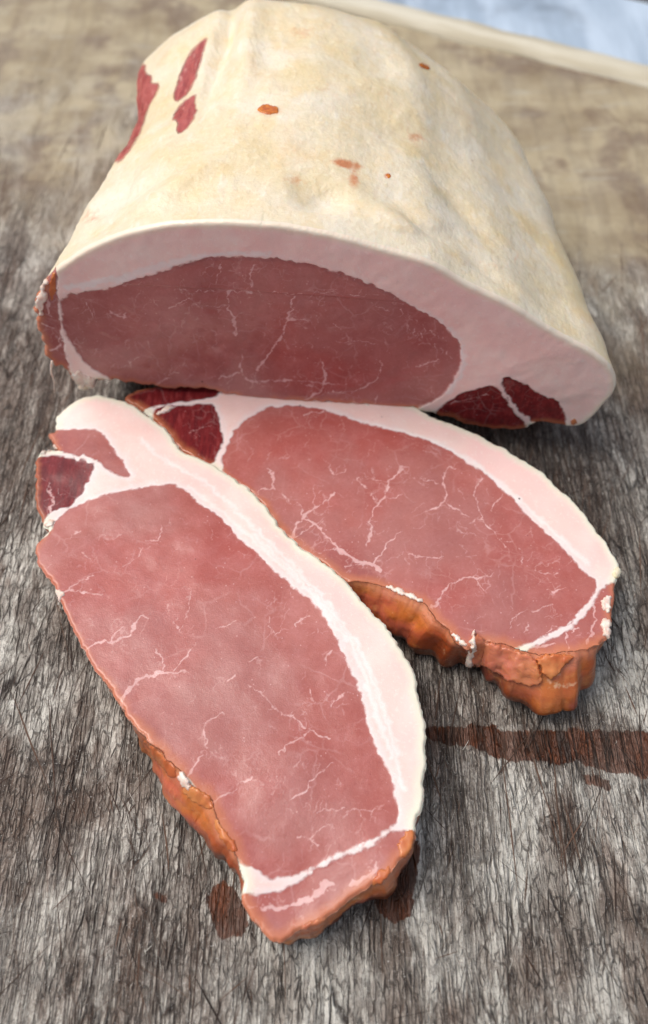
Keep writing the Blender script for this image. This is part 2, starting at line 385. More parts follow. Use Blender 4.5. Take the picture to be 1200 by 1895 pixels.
    fw = n.mix(n.mul(n.ss(n.noise(26, 4, .6, n.mapping(loc=(4, 1, 0))), .48, .64), .8), fw, srgb(118, 98, 80))
    fw = n.mix(n.mul(lines(-62, 1, .12, 40, .05, 3, 21, .006), .2), fw, srgb(96, 80, 66))
    fw = n.mix(n.mul(n.ss(n.noise(60, 4, .6, n.mapping(scale=(.5, 2, 1))), .56, .7), .4), fw, srgb(176, 172, 158))
    fr = n.add(far, n.mul(n.sub(mid, .5), .5))
    c = n.mix(n.mul(n.ss(fr, .05, 1.), .9), c, fw)
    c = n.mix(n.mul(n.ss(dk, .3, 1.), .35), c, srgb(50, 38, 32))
    # wet brine soaking in: sharp ragged border
    wr = n.add(wet, n.add(n.mul(n.sub(n.noise(260, 4, .7, n.mapping(scale=(1, .35, 1))), .5), 5.), n.add(n.mul(n.sub(n.noise(80, 3), .5), 6.), n.mul(n.sub(n.noise(900, 2), .5), 1.5))))
    wf = n.ss(wr, -.2, .4)
    wc = n.mix(n.ss(mid, .35, .65), srgb(74, 40, 22), srgb(112, 58, 28))
    wc = n.mix(n.mul(n.math('MAXIMUM', fine_l, web), .6), wc, srgb(42, 24, 16)); wc = n.mix(n.mul(deep, .8), wc, srgb(30, 20, 14))
    c = n.mix(n.mul(wf, n.add(.82, n.mul(n.ss(fl1, .4, .55), .14))), c, wc)
    h = n.add(n.mul(mid, .8), n.add(n.mul(fib, .9), n.mul(grit, .5)))
    h = n.sub(h, n.mul(near, n.add(n.mul(fine_l, 1.), n.add(n.mul(deep, 1.2), n.mul(crk, 1.6)))))
    nb = n.bump(h, .0006, .9)
    r = n.sub(n.add(.62, n.mul(n.sub(fib, .5), .3)), n.mul(wf, .3))
    return n.done(c, r, nb, 0, spec=.35)

def mat_strokes(name, a, b, rough):
    n = NT(name); n.t.nodes
    return n.done(n.mix(n.at('tone'), srgb(*a), srgb(*b)), rough, spec=.25)
def mat_rim():
    n = NT('pale_wood_edge_surface'); v = n.mapping(scale=(.12, 1.5, 2), src=n.mapping(rot=(0, 0, radians(27))))
    c = n.mix(n.ss(n.noise(90, 4, .6, v), .35, .65), srgb(184, 175, 152), srgb(208, 202, 184))
    return n.done(c, .6, n.bump(n.noise(300, 3, .6, v), .0006, .5), 0, spec=.3)
def mat_steel():
    n = NT('dull_steel_surface'); v = n.mapping(scale=(1, .12, 1), rot=(0, 0, radians(14)))
    a = n.noise(60, 4, .6, v); b = n.noise(14, 3, .6)
    c = n.mix(n.ss(a, .35, .7), srgb(172, 190, 208), srgb(204, 220, 236)); c = n.mix(n.mul(n.ss(b, .5, .7), .5), c, srgb(110, 120, 134))
    n.b.inputs['Metallic'].default_value = .35
    return n.done(c, n.add(.36, n.mul(a, .2)), n.bump(a, .0006, .4), 0)
def mat_ground():
    n = NT('dark_ground_surface')
    return n.done(n.mix(n.noise(30, 4), srgb(60, 60, 58), srgb(92, 90, 86)), .9)

M_SLICE = mat_meat('sliced_pork_surface', (179, 110, 102), (168, 92, 84), (98, 28, 32), (238, 204, 196), (240, 214, 206), .6, (228, 226, 206), 4.6)
M_FACE = mat_meat('loin_cut_surface', (176, 108, 102), (160, 88, 84), (104, 28, 32), (248, 208, 199), (250, 222, 212), .2, (242, 226, 204), 4.0)
M_CRUST = mat_crust(); M_SKIN = mat_skin()
M_RIND = mat_fatbit('rind_edge_surface', (236, 228, 206), (226, 212, 176), 220)
M_WHITE = mat_fatbit('white_membrane_surface', (240, 226, 214), (228, 196, 180), 500, .3)
M_AMBERFLAP = mat_fatbit('pale_amber_crust_surface', (206, 132, 78), (186, 96, 54), 110, .25)
M_AMBER = mat_fatbit('amber_scrap_surface', (206, 120, 30), (176, 84, 20), 400, .25)
M_CUT = mat_strokes('stained_cut_surface', (38, 30, 27), (104, 80, 66), .8); M_FIBRE = mat_strokes('wood_fibre_surface', (186, 182, 172), (214, 212, 204), .6)
M_BOARD = mat_board(); M_RIM = mat_rim(); M_STEEL = mat_steel(); M_GROUND = mat_ground()

# ------------------------------------------------------------------ the setting
def line_pt(x): return (x, (x - 700) * .244)          # the board's far edge as seen
eA = on_z((700, 0)); eB = on_z((1200, 122)); ed = (eB - eA) / np.linalg.norm(eB - eA); en = np.array([-ed[1], ed[0], 0])
if en[1] < 0: en = -en
iA = on_z((720, 36)); rimw = abs((on_z((1000, 111)) - eA) @ en)
def edge_line(off, t): return eA + ed * t + en * off
xs_lo, xs_hi = -.60, .52
def board_z(x, y): return fbm(x * 22, y * 22, 3, 2) * .0011 + fbm(x * 160, y * 70, 2, 5) * .0004 - .0006
def build_board():
    g = .0016
    # a sheet in edge coordinates: u along the far edge, v away from it toward the camera
    nu, nv = 620, 430
    u = np.linspace(-.62, .42, nu); q = np.linspace(0, 1, nv); v = -rimw - q * .80
    U, V = np.meshgrid(u, v, indexing='ij'); P = eA + U[..., None] * ed + V[..., None] * en
    P = P.reshape(-1, 3)
    z = fbm(P[:, 0] * 22, P[:, 1] * 22, 3, 2) * .0011 + fbm(P[:, 0] * 160, P[:, 1] * 70, 2, 5) * .0004
    P[:, 2] = z - .0006
    assert np.allclose(P[:50, 2], board_z(P[:50, 0], P[:50, 1]))
    i, j = np.meshgrid(np.arange(nu - 1), np.arange(nv - 1), indexing='ij'); a = (i * nv + j).ravel()
    F = np.stack([a, a + 1, a + nv + 1, a + nv], 1)
    XY = P[:, :2]; pl = lambda pts: np.array([on_z(p)[:2] for p in pts])
    wet = np.full(len(P), -1e3)
    for poly in WET:
        wet = np.maximum(wet, sdist(XY, chaikin(pl(poly), 1)) * 1000)
    farp = pl([(-900, 330), (0, 262), (120, 225), (240, 195), (420, 190), (760, 330), (930, 450), (1060, 470), (1300, 470), (1900, 480), (1900, -140), (400, -250), (-1200, -250)])
    far = smooth01(-.12, .07, sdist(XY, farp) + fbm(XY[:, 0] * 26, XY[:, 1] * 26, 4) * .09)
    half = pl([(-900, 560), (120, 430), (300, 380), (800, 500), (1100, 640), (1160, 740), (1300, 790), (1900, 800), (1900, -140), (400, -250), (-1200, -250)])
    far = np.maximum(far, .5 * smooth01(-.05, .06, sdist(XY, half) + fbm(XY[:, 0] * 50, XY[:, 1] * 30, 4) * .06))
    st = np.zeros(len(P))
    for (cx, cy, rx, ry, a_) in STAIN_SHADE:  # old dark stain, plus painted shade under and beside the meat
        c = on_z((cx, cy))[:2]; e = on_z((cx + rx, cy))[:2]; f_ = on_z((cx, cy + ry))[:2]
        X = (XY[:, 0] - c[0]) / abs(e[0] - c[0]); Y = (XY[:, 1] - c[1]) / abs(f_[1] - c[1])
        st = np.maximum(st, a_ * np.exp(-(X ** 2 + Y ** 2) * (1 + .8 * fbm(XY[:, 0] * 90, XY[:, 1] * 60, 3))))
    pale = np.zeros(len(P))
    for (cx, cy, rx, ry, a_) in PALE:
        c = on_z((cx, cy))[:2]; e = on_z((cx + rx, cy))[:2]; f_ = on_z((cx, cy + ry))[:2]
        X = (XY[:, 0] - c[0]) / abs(e[0] - c[0]); Y = (XY[:, 1] - c[1]) / abs(f_[1] - c[1])
        pale = np.maximum(pale, a_ * np.exp(-(X ** 2 + Y ** 2)))
    root = thing('chopping_board', 'weathered grey wooden chopping board covered in knife cuts under the meat', 'chopping board')
    mesh_obj('board_top', P, F, M_BOARD, root, dict(wet=wet, far=far, stain=st, pale=pale), label='grey worn wood crossed by knife cuts and brown stains')
    # knife marks: thousands of fine tapering cuts lying in the surface, dark with old stain, and pale raised fibres between
    rs = np.random.RandomState(11)
    def strokes(name, N, lmin, lmax, wmin, wmax, mat, lift, label):
        x = rs.uniform(-.36, .40, N * 3); y = rs.uniform(-.02, .56, N * 3)
        c2 = np.stack([x, y], 1)
        dens = .25 + 1.6 * smooth01(-.12, .3, fbm(x * 34, y * 24, 3, 6)) + 1.0 * np.interp(y, [.0, .3, .45, .55], [.2, .3, -.3, -1.])
        dd = sdist(c2, farp); dens = dens * (.08 + .92 * smooth01(.03, -.03, dd))
        for (cx, cy, rx, ry, a_) in STAIN_SHADE:
            c = on_z((cx, cy))[:2]; e = on_z((cx + rx, cy))[:2]; f_ = on_z((cx, cy + ry))[:2]
            dens += 1.2 * a_ * np.exp(-(((x - c[0]) / abs(e[0] - c[0])) ** 2 + ((y - c[1]) / abs(f_[1] - c[1])) ** 2))
        ok = rs.rand(N * 3) * 2.2 < dens; x, y = x[ok][:N], y[ok][:N]; N = len(x)
        r = rs.rand(N); lean_l = smooth01(.02, -.12, x)
        fld = 34 * fbm(x * 13, y * 13, 2, 1)
        ang = np.where(r < .5, rs.normal(0, 10, N) + fld, np.where(r < .76, rs.normal(24, 11, N) + 10 * lean_l, np.where(r < .95, rs.normal(-24, 12, N), rs.uniform(-90, 90, N))))
        ang = radians(1) * ang; ln = lmin + (lmax - lmin) * rs.rand(N) ** 3; wd = (wmin + (wmax - wmin) * rs.rand(N) ** 6) * (.6 + .4 * smooth01(0, .012, ln))
        K = 11; t = np.linspace(0, 1, K); cur = rs.normal(0, .04, N)
        A = ang[:, None] + cur[:, None] * (t - .5)[None] + .05 * fbm(x[:, None] * 60 + t * 6, y[:, None] * 60 + t[None] * 5 + ln[:, None] * 90, 2, 3)
        dx = np.sin(A) * ln[:, None] / K; dy = np.cos(A) * ln[:, None] / K
        X = x[:, None] + np.cumsum(dx, 1) - ln[:, None] * .5 * np.sin(ang)[:, None]; Y = y[:, None] + np.cumsum(dy, 1) - ln[:, None] * .5 * np.cos(ang)[:, None]
        W = wd[:, None] * np.sin(np.pi * np.clip(t, .02, .98))[None] ** .6 * (.6 + .8 * rs.rand(N, K)) * .5
        nx = np.cos(A); ny = -np.sin(A); Z = board_z(X, Y) + lift + rs.rand(N)[:, None] * .00012
        a = np.stack([X - nx * W, Y - ny * W, Z], -1); b = np.stack([X + nx * W, Y + ny * W, Z], -1); P_ = np.stack([a, b], 2).reshape(-1, 3)
        i0 = (np.arange(N)[:, None] * K + np.arange(K - 1)[None]).ravel() * 2
        tone = np.repeat(rs.rand(N), K * 2)
        mesh_obj(name, P_, np.stack([i0, i0 + 1, i0 + 3, i0 + 2], 1), mat, root, dict(tone=tone), label=label, kind='stuff')
    strokes('knife_cuts', 9000, .004, .050, .00008, .00055, M_CUT, .00012, 'fine dark knife cuts crossing each other')
    strokes('wood_fibres', 1500, .0012, .006, .00012, .00045, M_FIBRE, .0002, 'pale raised wood fibres')
    # body below the top sheet
    def slab(name, o0, o1, z0, z1, mat, bev=.003, u0=-.62, u1=.42, label=None):
        prof = [(o0, z0), (o0, z1 - bev), (o0 - bev, z1), (o1 + bev, z1), (o1, z1 - bev), (o1, z0)]
        n = 90; V = []
        for t in np.linspace(u0, u1, n):
            for k, (o, z) in enumerate(prof):
                p = edge_line(o + .0006 * sin(t * 90 + k) * (1 if k in (1, 2, 3, 4) else 0), t); V.append((p[0], p[1], z + (.0004 * sin(t * 140 + k * 2) if k in (2, 3) else 0)))
        F = []; m = len(prof)
        for a in range(n - 1):
            for k in range(m): F.append((a * m + k, (a + 1) * m + k, (a + 1) * m + (k + 1) % m, a * m + (k + 1) % m))
        F.append(tuple(range(m))); F.append(tuple((n - 1) * m + k for k in reversed(range(m))))
        return mesh_obj(name, V, F, mat, root, label=label)
    slab('board_edge', 0, -rimw - .0005, -.045, .0025, M_RIM, .004, label='pale planed strip along the far edge')
    slab('board_core', -rimw - .001, -rimw - .799, -.045, -.006, M_RIM)
    # the steel surface below and beyond
    def sheet(name, o0, o1, z, mat, u0, u1):
        n = 60; V = []; F = []
        for a, t in enumerate(np.linspace(u0, u1, n)):
            for b, o in enumerate(np.linspace(o0, o1, 24)):
                p = edge_line(o, t); V.append((p[0], p[1], z + .0006 * sin(t * 30 + o * 40)))
        for a in range(n - 1):
            for b in range(23): k = a * 24 + b; F.append((k, k + 24, k + 25, k + 1))
        return mesh_obj(name, V, F, mat, kind='structure')
    sheet('steel_worktop', .184, -1.1, -.046, M_STEEL, -.9, .8)
    V = [(-6, -4, -.9), (6, -4, -.9), (6, 8, -.9), (-6, 8, -.9)]
    mesh_obj('ground', V, [(0, 1, 2, 3)], M_GROUND, kind='structure')
WET = [[(792, 1340), (830, 1345), (900, 1343), (915, 1335), (930, 1350), (1010, 1352), (1080, 1350), (1150, 1352), (1300, 1350), (1300, 1450), (1190, 1436), (1120, 1428), (1060, 1412), (1000, 1408), (940, 1408), (900, 1392), (860, 1378), (790, 1372)],
       [(1062, 1432), (1110, 1432), (1152, 1462), (1110, 1455)],
       [(690, 1610), (735, 1580), (770, 1545), (778, 1580), (765, 1640), (768, 1680), (740, 1705), (705, 1700), (690, 1660)],
       [(380, 1640), (430, 1630), (470, 1700), (450, 1730), (410, 1738), (385, 1700)],
       [(275, 1655), (300, 1648), (320, 1668), (300, 1672)]]
STAIN_SHADE = [(1010, 850, 160, 90, .9), (1120, 960, 70, 130, .9), (830, 1230, 70, 90, .7), (1050, 1530, 40, 60, .8), (1060, 1380, 120, 60, .5), (870, 1500, 60, 120, .5), (330, 1650, 60, 90, .5),
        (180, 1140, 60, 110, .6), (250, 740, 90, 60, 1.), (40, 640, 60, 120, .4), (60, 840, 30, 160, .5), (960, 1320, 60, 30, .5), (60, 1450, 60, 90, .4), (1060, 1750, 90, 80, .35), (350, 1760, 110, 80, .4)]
PALE = [(1150, 860, 60, 80, .7), (880, 1450, 70, 60, .7), (60, 1250, 60, 90, .7), (1120, 1500, 90, 60, .6), (900, 1620, 120, 60, .6), (60, 700, 60, 60, .6), (1000, 1270, 120, 40, .7), (620, 1840, 120, 50, .4), (1120, 1220, 60, 60, .5)]
build_board()

# ------------------------------------------------------------------ a cut face with its regions
def face_fields(pl, uv, outline, muscles, seams, veins, streaks, wet=1.):
    X = uv * 1000
    mk = lambda pts, n=2, cl=True: chaikin(np.array([pl.uv(p) for p in pts]) * 1000, n, cl)
    lean = np.full(len(X), -50.); dark = np.zeros(len(X)); idx = np.zeros(len(X), int)
    for k, (pts, d) in enumerate(muscles):
        s = sdist(X, mk(pts, 2)); m = s > lean; lean[m] = s[m]; dark[m] = d; idx[m] = k
    # soft blend of darkness
    XW = X + np.stack([fbm(X[:, 0] * .5, X[:, 1] * .5, 3, 1), fbm(X[:, 1] * .5 + 9, X[:, 0] * .5, 3, 4)], 1) * 1.5
    wv = .75 + 1.3 * (fbm(X[:, 0] * .6, X[:, 1] * .6, 2, 6) + .3)
    def lines(lst, soft=1.):
        v = np.full(len(X), -9.)
        for pts, w0, w1 in lst:
            P = mk(pts, 1, False)
            # small wander so that nothing is ruler straight
            lo = P.min(0) - 3; hi = P.max(0) + 3
            m = ((XW > lo) & (XW < hi)).all(1)
            if not m.any(): continue
            d, bi, bt = segdist(XW[m], P[:-1], P[1:], True)
            t = (bi + bt) / (len(P) - 1); hw = (w0 + (w1 - w0) * t) * .12
            v[m] = np.maximum(v[m], hw * np.clip(wv[m], .3, 1.7) - d)
        return v
    sv = lines(seams)
    rv = np.random.RandomState(int(abs(veins[0][0][0][0])))
    extra = []
    def twig(p, a, ln, w, dep):
        q = [p]; n_ = max(2, int(ln / 6))
        for _ in range(n_):
            a += rv.normal(0, .45); p = (p[0] + cos(a) * 6, p[1] + sin(a) * 6); q.append(p)
            if dep and rv.rand() < .22: twig(p, a + rv.choice([-1, 1]) * rv.uniform(.6, 1.3), ln * .5, w * .7, dep - 1)
        extra.append((q, w, w * .4))
    for pts, w0, w1 in veins:
        for a_, b_ in zip(pts[:-1], pts[1:]):
            d_ = math.hypot(b_[0] - a_[0], b_[1] - a_[1]); an = math.atan2(b_[1] - a_[1], b_[0] - a_[0])
            for _ in range(rv.poisson(d_ / 26)):
                t_ = rv.rand(); twig((a_[0] + (b_[0] - a_[0]) * t_, a_[1] + (b_[1] - a_[1]) * t_), an + rv.choice([-1, 1]) * rv.uniform(.5, 1.4), rv.uniform(8, 26), rv.uniform(.7, 1.3), 1)
    bx = np.array([p for pts, _, _ in veins for p in pts]); lo_, hi_ = bx.min(0), bx.max(0)
    for _ in range(170):
        p_ = (rv.uniform(lo_[0], hi_[0]), rv.uniform(lo_[1], hi_[1])); twig(p_, rv.uniform(0, 6.3), rv.uniform(6, 34), rv.uniform(.5, 1.1), 2)
    vein = np.maximum(lines(veins), -9.); faint = lines(extra)
    lean = lean + fbm(X[:, 0] * .10, X[:, 1] * .10, 2, 2) * 1.3 + fbm(X[:, 0] * .45, X[:, 1] * .45, 2, 5) * 1.1
    lean = np.minimum(lean, -sv - fbm(X[:, 0] * .3, X[:, 1] * .3, 2, 3) * 1.0)
    return dict(lean=lean, dark=dark, vein=vein, faint=faint, streak=lines(streaks), idx=idx)

def ring_smooth(L, n):
    for _ in range(n): L = L * .5 + .25 * (np.roll(L, 1, 0) + np.roll(L, -1, 0))
    return L

def lump(name, pts, rad, mat, parent, seed=0, flat=1., label=None, seg=10):
    """an uneven tapering strand through the points (a shred, flap or drop)"""
    pts = np.array(pts, float); n = len(pts)
    T = np.gradient(pts, axis=0); T /= np.linalg.norm(T, axis=1, keepdims=True) + 1e-12
    t = np.linspace(0, n - 1, max(8, 5 * n)); P = np.stack([np.interp(t, range(n), pts[:, k]) for k in range(3)], 1)
    for _ in range(3): P[1:-1] = .5 * P[1:-1] + .25 * (P[2:] + P[:-2])
    R = np.interp(t, np.linspace(0, n - 1, len(rad)), rad)
    T = np.gradient(P, axis=0); T /= np.linalg.norm(T, axis=1, keepdims=True) + 1e-12
    A = np.cross(T, [0, 0, 1.]); A /= np.linalg.norm(A, axis=1, keepdims=True) + 1e-9; B = np.cross(A, T)
    V = []; rs = np.random.RandomState(seed)
    for i in range(len(P)):
        for k in range(seg):
            a = 2 * pi * k / seg; r = R[i] * (1 + .28 * (rs.rand() - .5))
            V.append(P[i] + A[i] * cos(a) * r + B[i] * sin(a) * r * flat)
    F = [[i * seg + k, i * seg + (k + 1) % seg, (i + 1) * seg + (k + 1) % seg, (i + 1) * seg + k] for i in range(len(P) - 1) for k in range(seg)]
    F.append(list(range(seg))[::-1]); F.append([(len(P) - 1) * seg + k for k in range(seg)])
    return mesh_obj(name, V, F, mat, parent, label=label)

# ------------------------------------------------------------------ a slice lying on the board
def build_slice(root, outline, muscles, mnames, seams, veins, streaks, walls, t, g=.00035, tops=(), seed=0, bundle=None):
    pl = Plane((0, .30, t), (1, 0, 0), (0, 1, 0), (0, 0, 1))
    O = chaikin(np.array([pl.uv(p) for p in outline]), 2); O = resample(O, .0006)
    nr = np.roll(O, -1, 0) - np.roll(O, 1, 0); nr = np.stack([nr[:, 1], -nr[:, 0]], 1); nr /= np.linalg.norm(nr, axis=1, keepdims=True)
    O = O + nr * (fbm(O[:, 0] * 420, O[:, 1] * 420, 3, seed) * .0011)[:, None]
    V, Q, loop = fill(O, g)
    ds = segdist(V, O[::2], np.roll(O[::2], -1, 0)); ds[loop] = 0
    fl = face_fields(pl, V, O, muscles, seams, veins, streaks)
    if bundle: fl['dark'] = fl['dark'] + .34 * smooth01(-.4, .8, sdist(V * 1000, chaikin(np.array([pl.uv(p) for p in bundle]) * 1000, 2)) + fbm(V[:, 0] * 400, V[:, 1] * 400, 2, 3) * 1.5)
    h = fbm(V[:, 0] * 30, V[:, 1] * 30, 3, seed) * .0016 + fbm(V[:, 0] * 160, V[:, 1] * 160, 2, seed + 2) * .00018
    for (px, r, dz) in tops:
        c = np.array(pl.uv(px)); h += dz * np.exp(-((V - c) ** 2).sum(1) / r ** 2)
    wv_ = [(pl.uv(p), f_, c_) for p, f_, c_ in walls]; edge = ds < .004
    Dv = np.linalg.norm(V[edge][:, None] - np.array([a_[0] for a_ in wv_])[None], axis=2); Wv = 1 / (Dv + 1e-4) ** 3; Wv /= Wv.sum(1, keepdims=True)
    fl_ = np.zeros(len(V)); fl_[edge] = Wv @ np.array([a_[1] for a_ in wv_])
    r = .0013; h -= r * (1 - np.sqrt(np.clip(1 - (1 - np.clip(ds / r, 0, 1)) ** 2, 0, 1))) * smooth01(.004, -.001, fl_)
    h += smooth01(.6, -.6, fl['lean']) * .0001
    # walls
    ctl = np.array([pl.uv(p) for p, _, _ in walls]); L = V[loop]
    # inverse distance weights to the wall controls
    D = np.linalg.norm(L[:, None] - ctl[None], axis=2); W = 1 / (D + 1e-4) ** 3; W /= W.sum(1, keepdims=True)
    flare = W @ np.array([w_[1] for w_ in walls]); cr = W @ np.array([w_[2] for w_ in walls])
    Ls = ring_smooth(L, 90); tn = np.roll(Ls, -3, 0) - np.roll(Ls, 3, 0); nn = np.stack([tn[:, 1], -tn[:, 0]], 1)
    nn /= np.linalg.norm(nn, axis=1, keepdims=True) + 1e-12; nn = ring_smooth(nn, 90)
    if ((L + nn * .001 - L.mean(0)) ** 2).sum() < ((L - L.mean(0)) ** 2).sum(): nn = -nn
    nn /= np.linalg.norm(nn, axis=1, keepdims=True) + 1e-12
    P3 = [pl.xyz(V, h)]; K = 22; N0 = len(V); idx_prev = loop; faces = [Q]; wl = []; n = len(loop)
    hg = [np.zeros(N0)]; ztop = t + h[loop]; s_arc = np.arange(n) * g
    for k in range(1, K + 1):
        q = k / K
        off = flare * (q ** .75) * (1 - .35 * smooth01(.6, 1., q)) + .0006 * sin(pi * min(q * 1.1, 1)) + (fbm(s_arc * 260, np.full(n, q * 4.), 3, seed + 1) * .0007 + fbm(s_arc * 26 + q * .9, np.full(n, q * 2.6) + s_arc * 22, 3, seed + 3) * .0016 + fbm(s_arc * 90, np.full(n, q * 9.), 3, seed + 5) * .0006) * min(q * 3, 1) * (.25 + .75 * np.clip(cr, 0, 1))
        if q > .85: off -= .002 * ((q - .85) / .15) ** 2
        base = L * (1 - min(1, q * 3)) + Ls * min(1, q * 3)
        p = base + nn * off[:, None]; z = ztop * (1 - q) + .0002 * q
        P3.append(np.column_stack([pl.o[:2] + p, z])); cur = N0 + (k - 1) * n + np.arange(n)
        faces.append(np.stack([idx_prev, cur, np.roll(cur, -1), np.roll(idx_prev, -1)], 1)[:, ::-1]); wl.append(cr); idx_prev = cur; hg.append(np.full(n, q))
    VV = np.vstack(P3); F = np.vstack(faces); hg = np.concatenate(hg)
    NW = K * n; ext = lambda a, f=0.: np.concatenate([a, np.full(NW, f)])
    crv = np.zeros(N0); Dv, bi, _ = segdist(V[::1], L[::3], np.roll(L[::3], -1, 0), True); crv = cr[np.minimum(bi * 3, n - 1)]
    at = dict(lean=ext(fl['lean'], 5.), dark=ext(fl['dark']), vein=ext(fl['vein'], -9.), faint=ext(fl['faint'], -9.), streak=ext(fl['streak'], -9.), dout=ext(ds * 1000),
              crust=np.concatenate([np.clip(crv, 0, 1)] + [np.clip(cr, 0, 1)] * K), hgt=hg)
    # classes: muscles 0..m-1, fat m, rind m+1, crust m+2
    m = len(muscles); fc = F[:len(Q)]; lm = at['lean'][fc].mean(1); ix = fl['idx'][fc[:, 0]]
    c0 = np.where(lm > 0, ix, m); c1 = np.tile(np.where(cr > .5, m + 2, m + 1), K)
    # make sure faces point outward (top normals up)
    nz = vnormals(VV, fc[:200])[fc[:200, 0]][:, 2].mean()
    if nz < 0: F = F[:, ::-1]
    split(root, VV, F, np.concatenate([c0, c1]), mnames + ['fat_layer', 'rind', 'cured_crust'], [M_SLICE] * (m + 1) + [M_RIND, M_CRUST], at)
    return VV, F

# ---- the near slice
S1_OUT = [(100, 777), (102, 763), (120, 750), (147, 735), (183, 729), (217, 737), (247, 750), (273, 770), (303, 787), (317, 807), (333, 830), (357, 843), (387, 855), (413, 870), (440, 887), (463, 900), (493, 933), (513, 967), (547, 1003), (580, 1027), (613, 1050), (640, 1073), (657, 1099), (686, 1128), (715, 1161), (745, 1201), (767, 1245), (778, 1297), (787, 1330), (790, 1363), (789, 1407), (785, 1462), (784, 1488), (776, 1510), (768, 1530), (769, 1549), (762, 1575), (732, 1592), (722, 1622), (690, 1632), (651, 1658), (617, 1685), (600, 1697), (578, 1703), (545, 1722), (506, 1738), (488, 1728), (474, 1705), (455, 1680), (443, 1655), (452, 1630), (440, 1590), (433, 1568), (399, 1520), (390, 1477), (358, 1455), (331, 1425), (298, 1392), (265, 1363), (251, 1345), (221, 1305), (203, 1272), (177, 1243), (152, 1196), (126, 1149), (108, 1106), (99, 1085), (89, 1070), (67, 1037), (65, 1017), (67, 1000), (90, 984), (84, 974), (77, 967), (65, 930), (67, 893), (63, 860), (67, 837), (83, 824), (98, 824), (109, 828), (93, 807), (83, 793), (100, 790)]
S1_EYE = [(90, 990), (94, 972), (107, 960), (133, 937), (173, 920), (223, 908), (273, 900), (313, 897), (340, 903), (360, 923), (380, 938), (413, 960), (437, 987), (473, 1017), (495, 1040), (528, 1069), (572, 1110), (605, 1146), (620, 1176), (642, 1216), (660, 1260), (671, 1297), (675, 1322), (686, 1359), (701, 1403), (718, 1420), (730, 1443), (732, 1486), (743, 1501), (728, 1528), (675, 1559), (627, 1576), (569, 1605), (530, 1624), (494, 1618), (440, 1585), (420, 1580), (380, 1540), (370, 1470), (300, 1400), (240, 1350), (200, 1290), (130, 1190), (80, 1080), (50, 1030), (55, 1000)]
S1_A = [(70, 785), (95, 790), (120, 788), (160, 790), (193, 803), (210, 835), (230, 850), (232, 868), (243, 881), (215, 878), (183, 853), (150, 843), (108, 828), (80, 815)]
S1_B = [(50, 845), (90, 838), (120, 843), (150, 848), (178, 856), (170, 882), (155, 905), (130, 935), (110, 938), (88, 952), (70, 985), (40, 930)]
S1_TAIL = [(430, 1640), (463, 1648), (500, 1645), (535, 1634), (572, 1611), (630, 1583), (678, 1568), (728, 1537), (760, 1530), (800, 1540), (790, 1600), (640, 1720), (500, 1800), (420, 1700)]
S1_V = [([(113, 1098), (130, 1091), (133, 1082), (152, 1071), (174, 1064)], 4, 1), ([(130, 1091), (160, 1097), (195, 1100)], 2, 1), ([(152, 1203), (170, 1194), (190, 1185), (207, 1187), (225, 1180), (243, 1172), (250, 1155), (260, 1137), (274, 1144)], 3, 2), ([(210, 1187), (211, 1168), (225, 1158)], 1.5, 1),
        ([(220, 1308), (232, 1283), (250, 1262), (265, 1253), (285, 1247), (303, 1243), (325, 1245)], 6, 3.5), ([(303, 1243), (301, 1222), (290, 1203)], 2, 1.5), ([(323, 1243), (345, 1215), (362, 1192)], 1.6, 1), ([(325, 1245), (350, 1242)], 2, .8),
        ([(416, 1319), (390, 1333), (375, 1344), (381, 1363), (383, 1385)], 1, 2), ([(342, 1440), (360, 1424), (375, 1398)], 2.4, 1.2), ([(395, 1483), (424, 1467), (441, 1448), (470, 1436)], 1.5, 1.5), ([(441, 1448), (437, 1425)], 2, .6),
        ([(537, 1477), (564, 1467), (573, 1448), (598, 1426), (617, 1409)], 2.2, 1), ([(554, 1547), (573, 1549), (583, 1539), (610, 1523)], 1.5, 1), ([(573, 1549), (588, 1556)], 2, 2), ([(497, 1139), (497, 1154), (506, 1176), (519, 1174), (523, 1139)], 1.4, 1),
        ([(547, 1157), (560, 1148), (572, 1143)], 1, 1), ([(547, 1326), (558, 1342), (576, 1348), (589, 1363), (611, 1364)], 1.6, 2.2), ([(462, 1267), (488, 1284), (510, 1311), (547, 1330)], .8, 1), ([(521, 1396), (528, 1383), (558, 1368), (576, 1350)], 1, 1),
        ([(602, 1234), (605, 1212), (616, 1203)], 1, 1), ([(612, 1308), (622, 1292), (650, 1282)], 1, .8), ([(400, 1165), (422, 1157), (435, 1148)], 1, 1.4), ([(288, 1000), (300, 987), (298, 970)], 1.8, .8), ([(268, 998), (288, 1000)], 1, 1), ([(128, 997), (133, 987), (150, 980)], 1.4, .8),
        ([(230, 1045), (250, 1030), (262, 1010)], .8, .8), ([(180, 1055), (172, 1035), (150, 1020)], .8, .6), ([(463, 1225), (470, 1218), (492, 1215)], 2.2, .8), ([(575, 1277), (583, 1303)], 1.8, 1), ([(425, 1255), (440, 1250)], 2, 2), ([(640, 1500), (670, 1495), (720, 1497)], 1, 1), ([(590, 1498), (640, 1492)], 1, .8),
        ([(320, 1150), (340, 1175)], 1.2, 1), ([(335, 1160), (345, 1140), (352, 1095)], .8, .8),
        ([(457, 1668), (495, 1674), (530, 1670), (560, 1662), (585, 1650), (612, 1631)], 1.5, 8), ([(655, 1630), (676, 1622), (692, 1606), (695, 1590)], 5, 1.5), ([(470, 1700), (482, 1712)], 3, 2), ([(475, 1636), (500, 1628), (530, 1622)], 5, 3),
        ([(90, 905), (98, 920), (92, 950)], 1.5, 2.5), ([(75, 885), (88, 892), (92, 910)], 1.2, 1.8)]
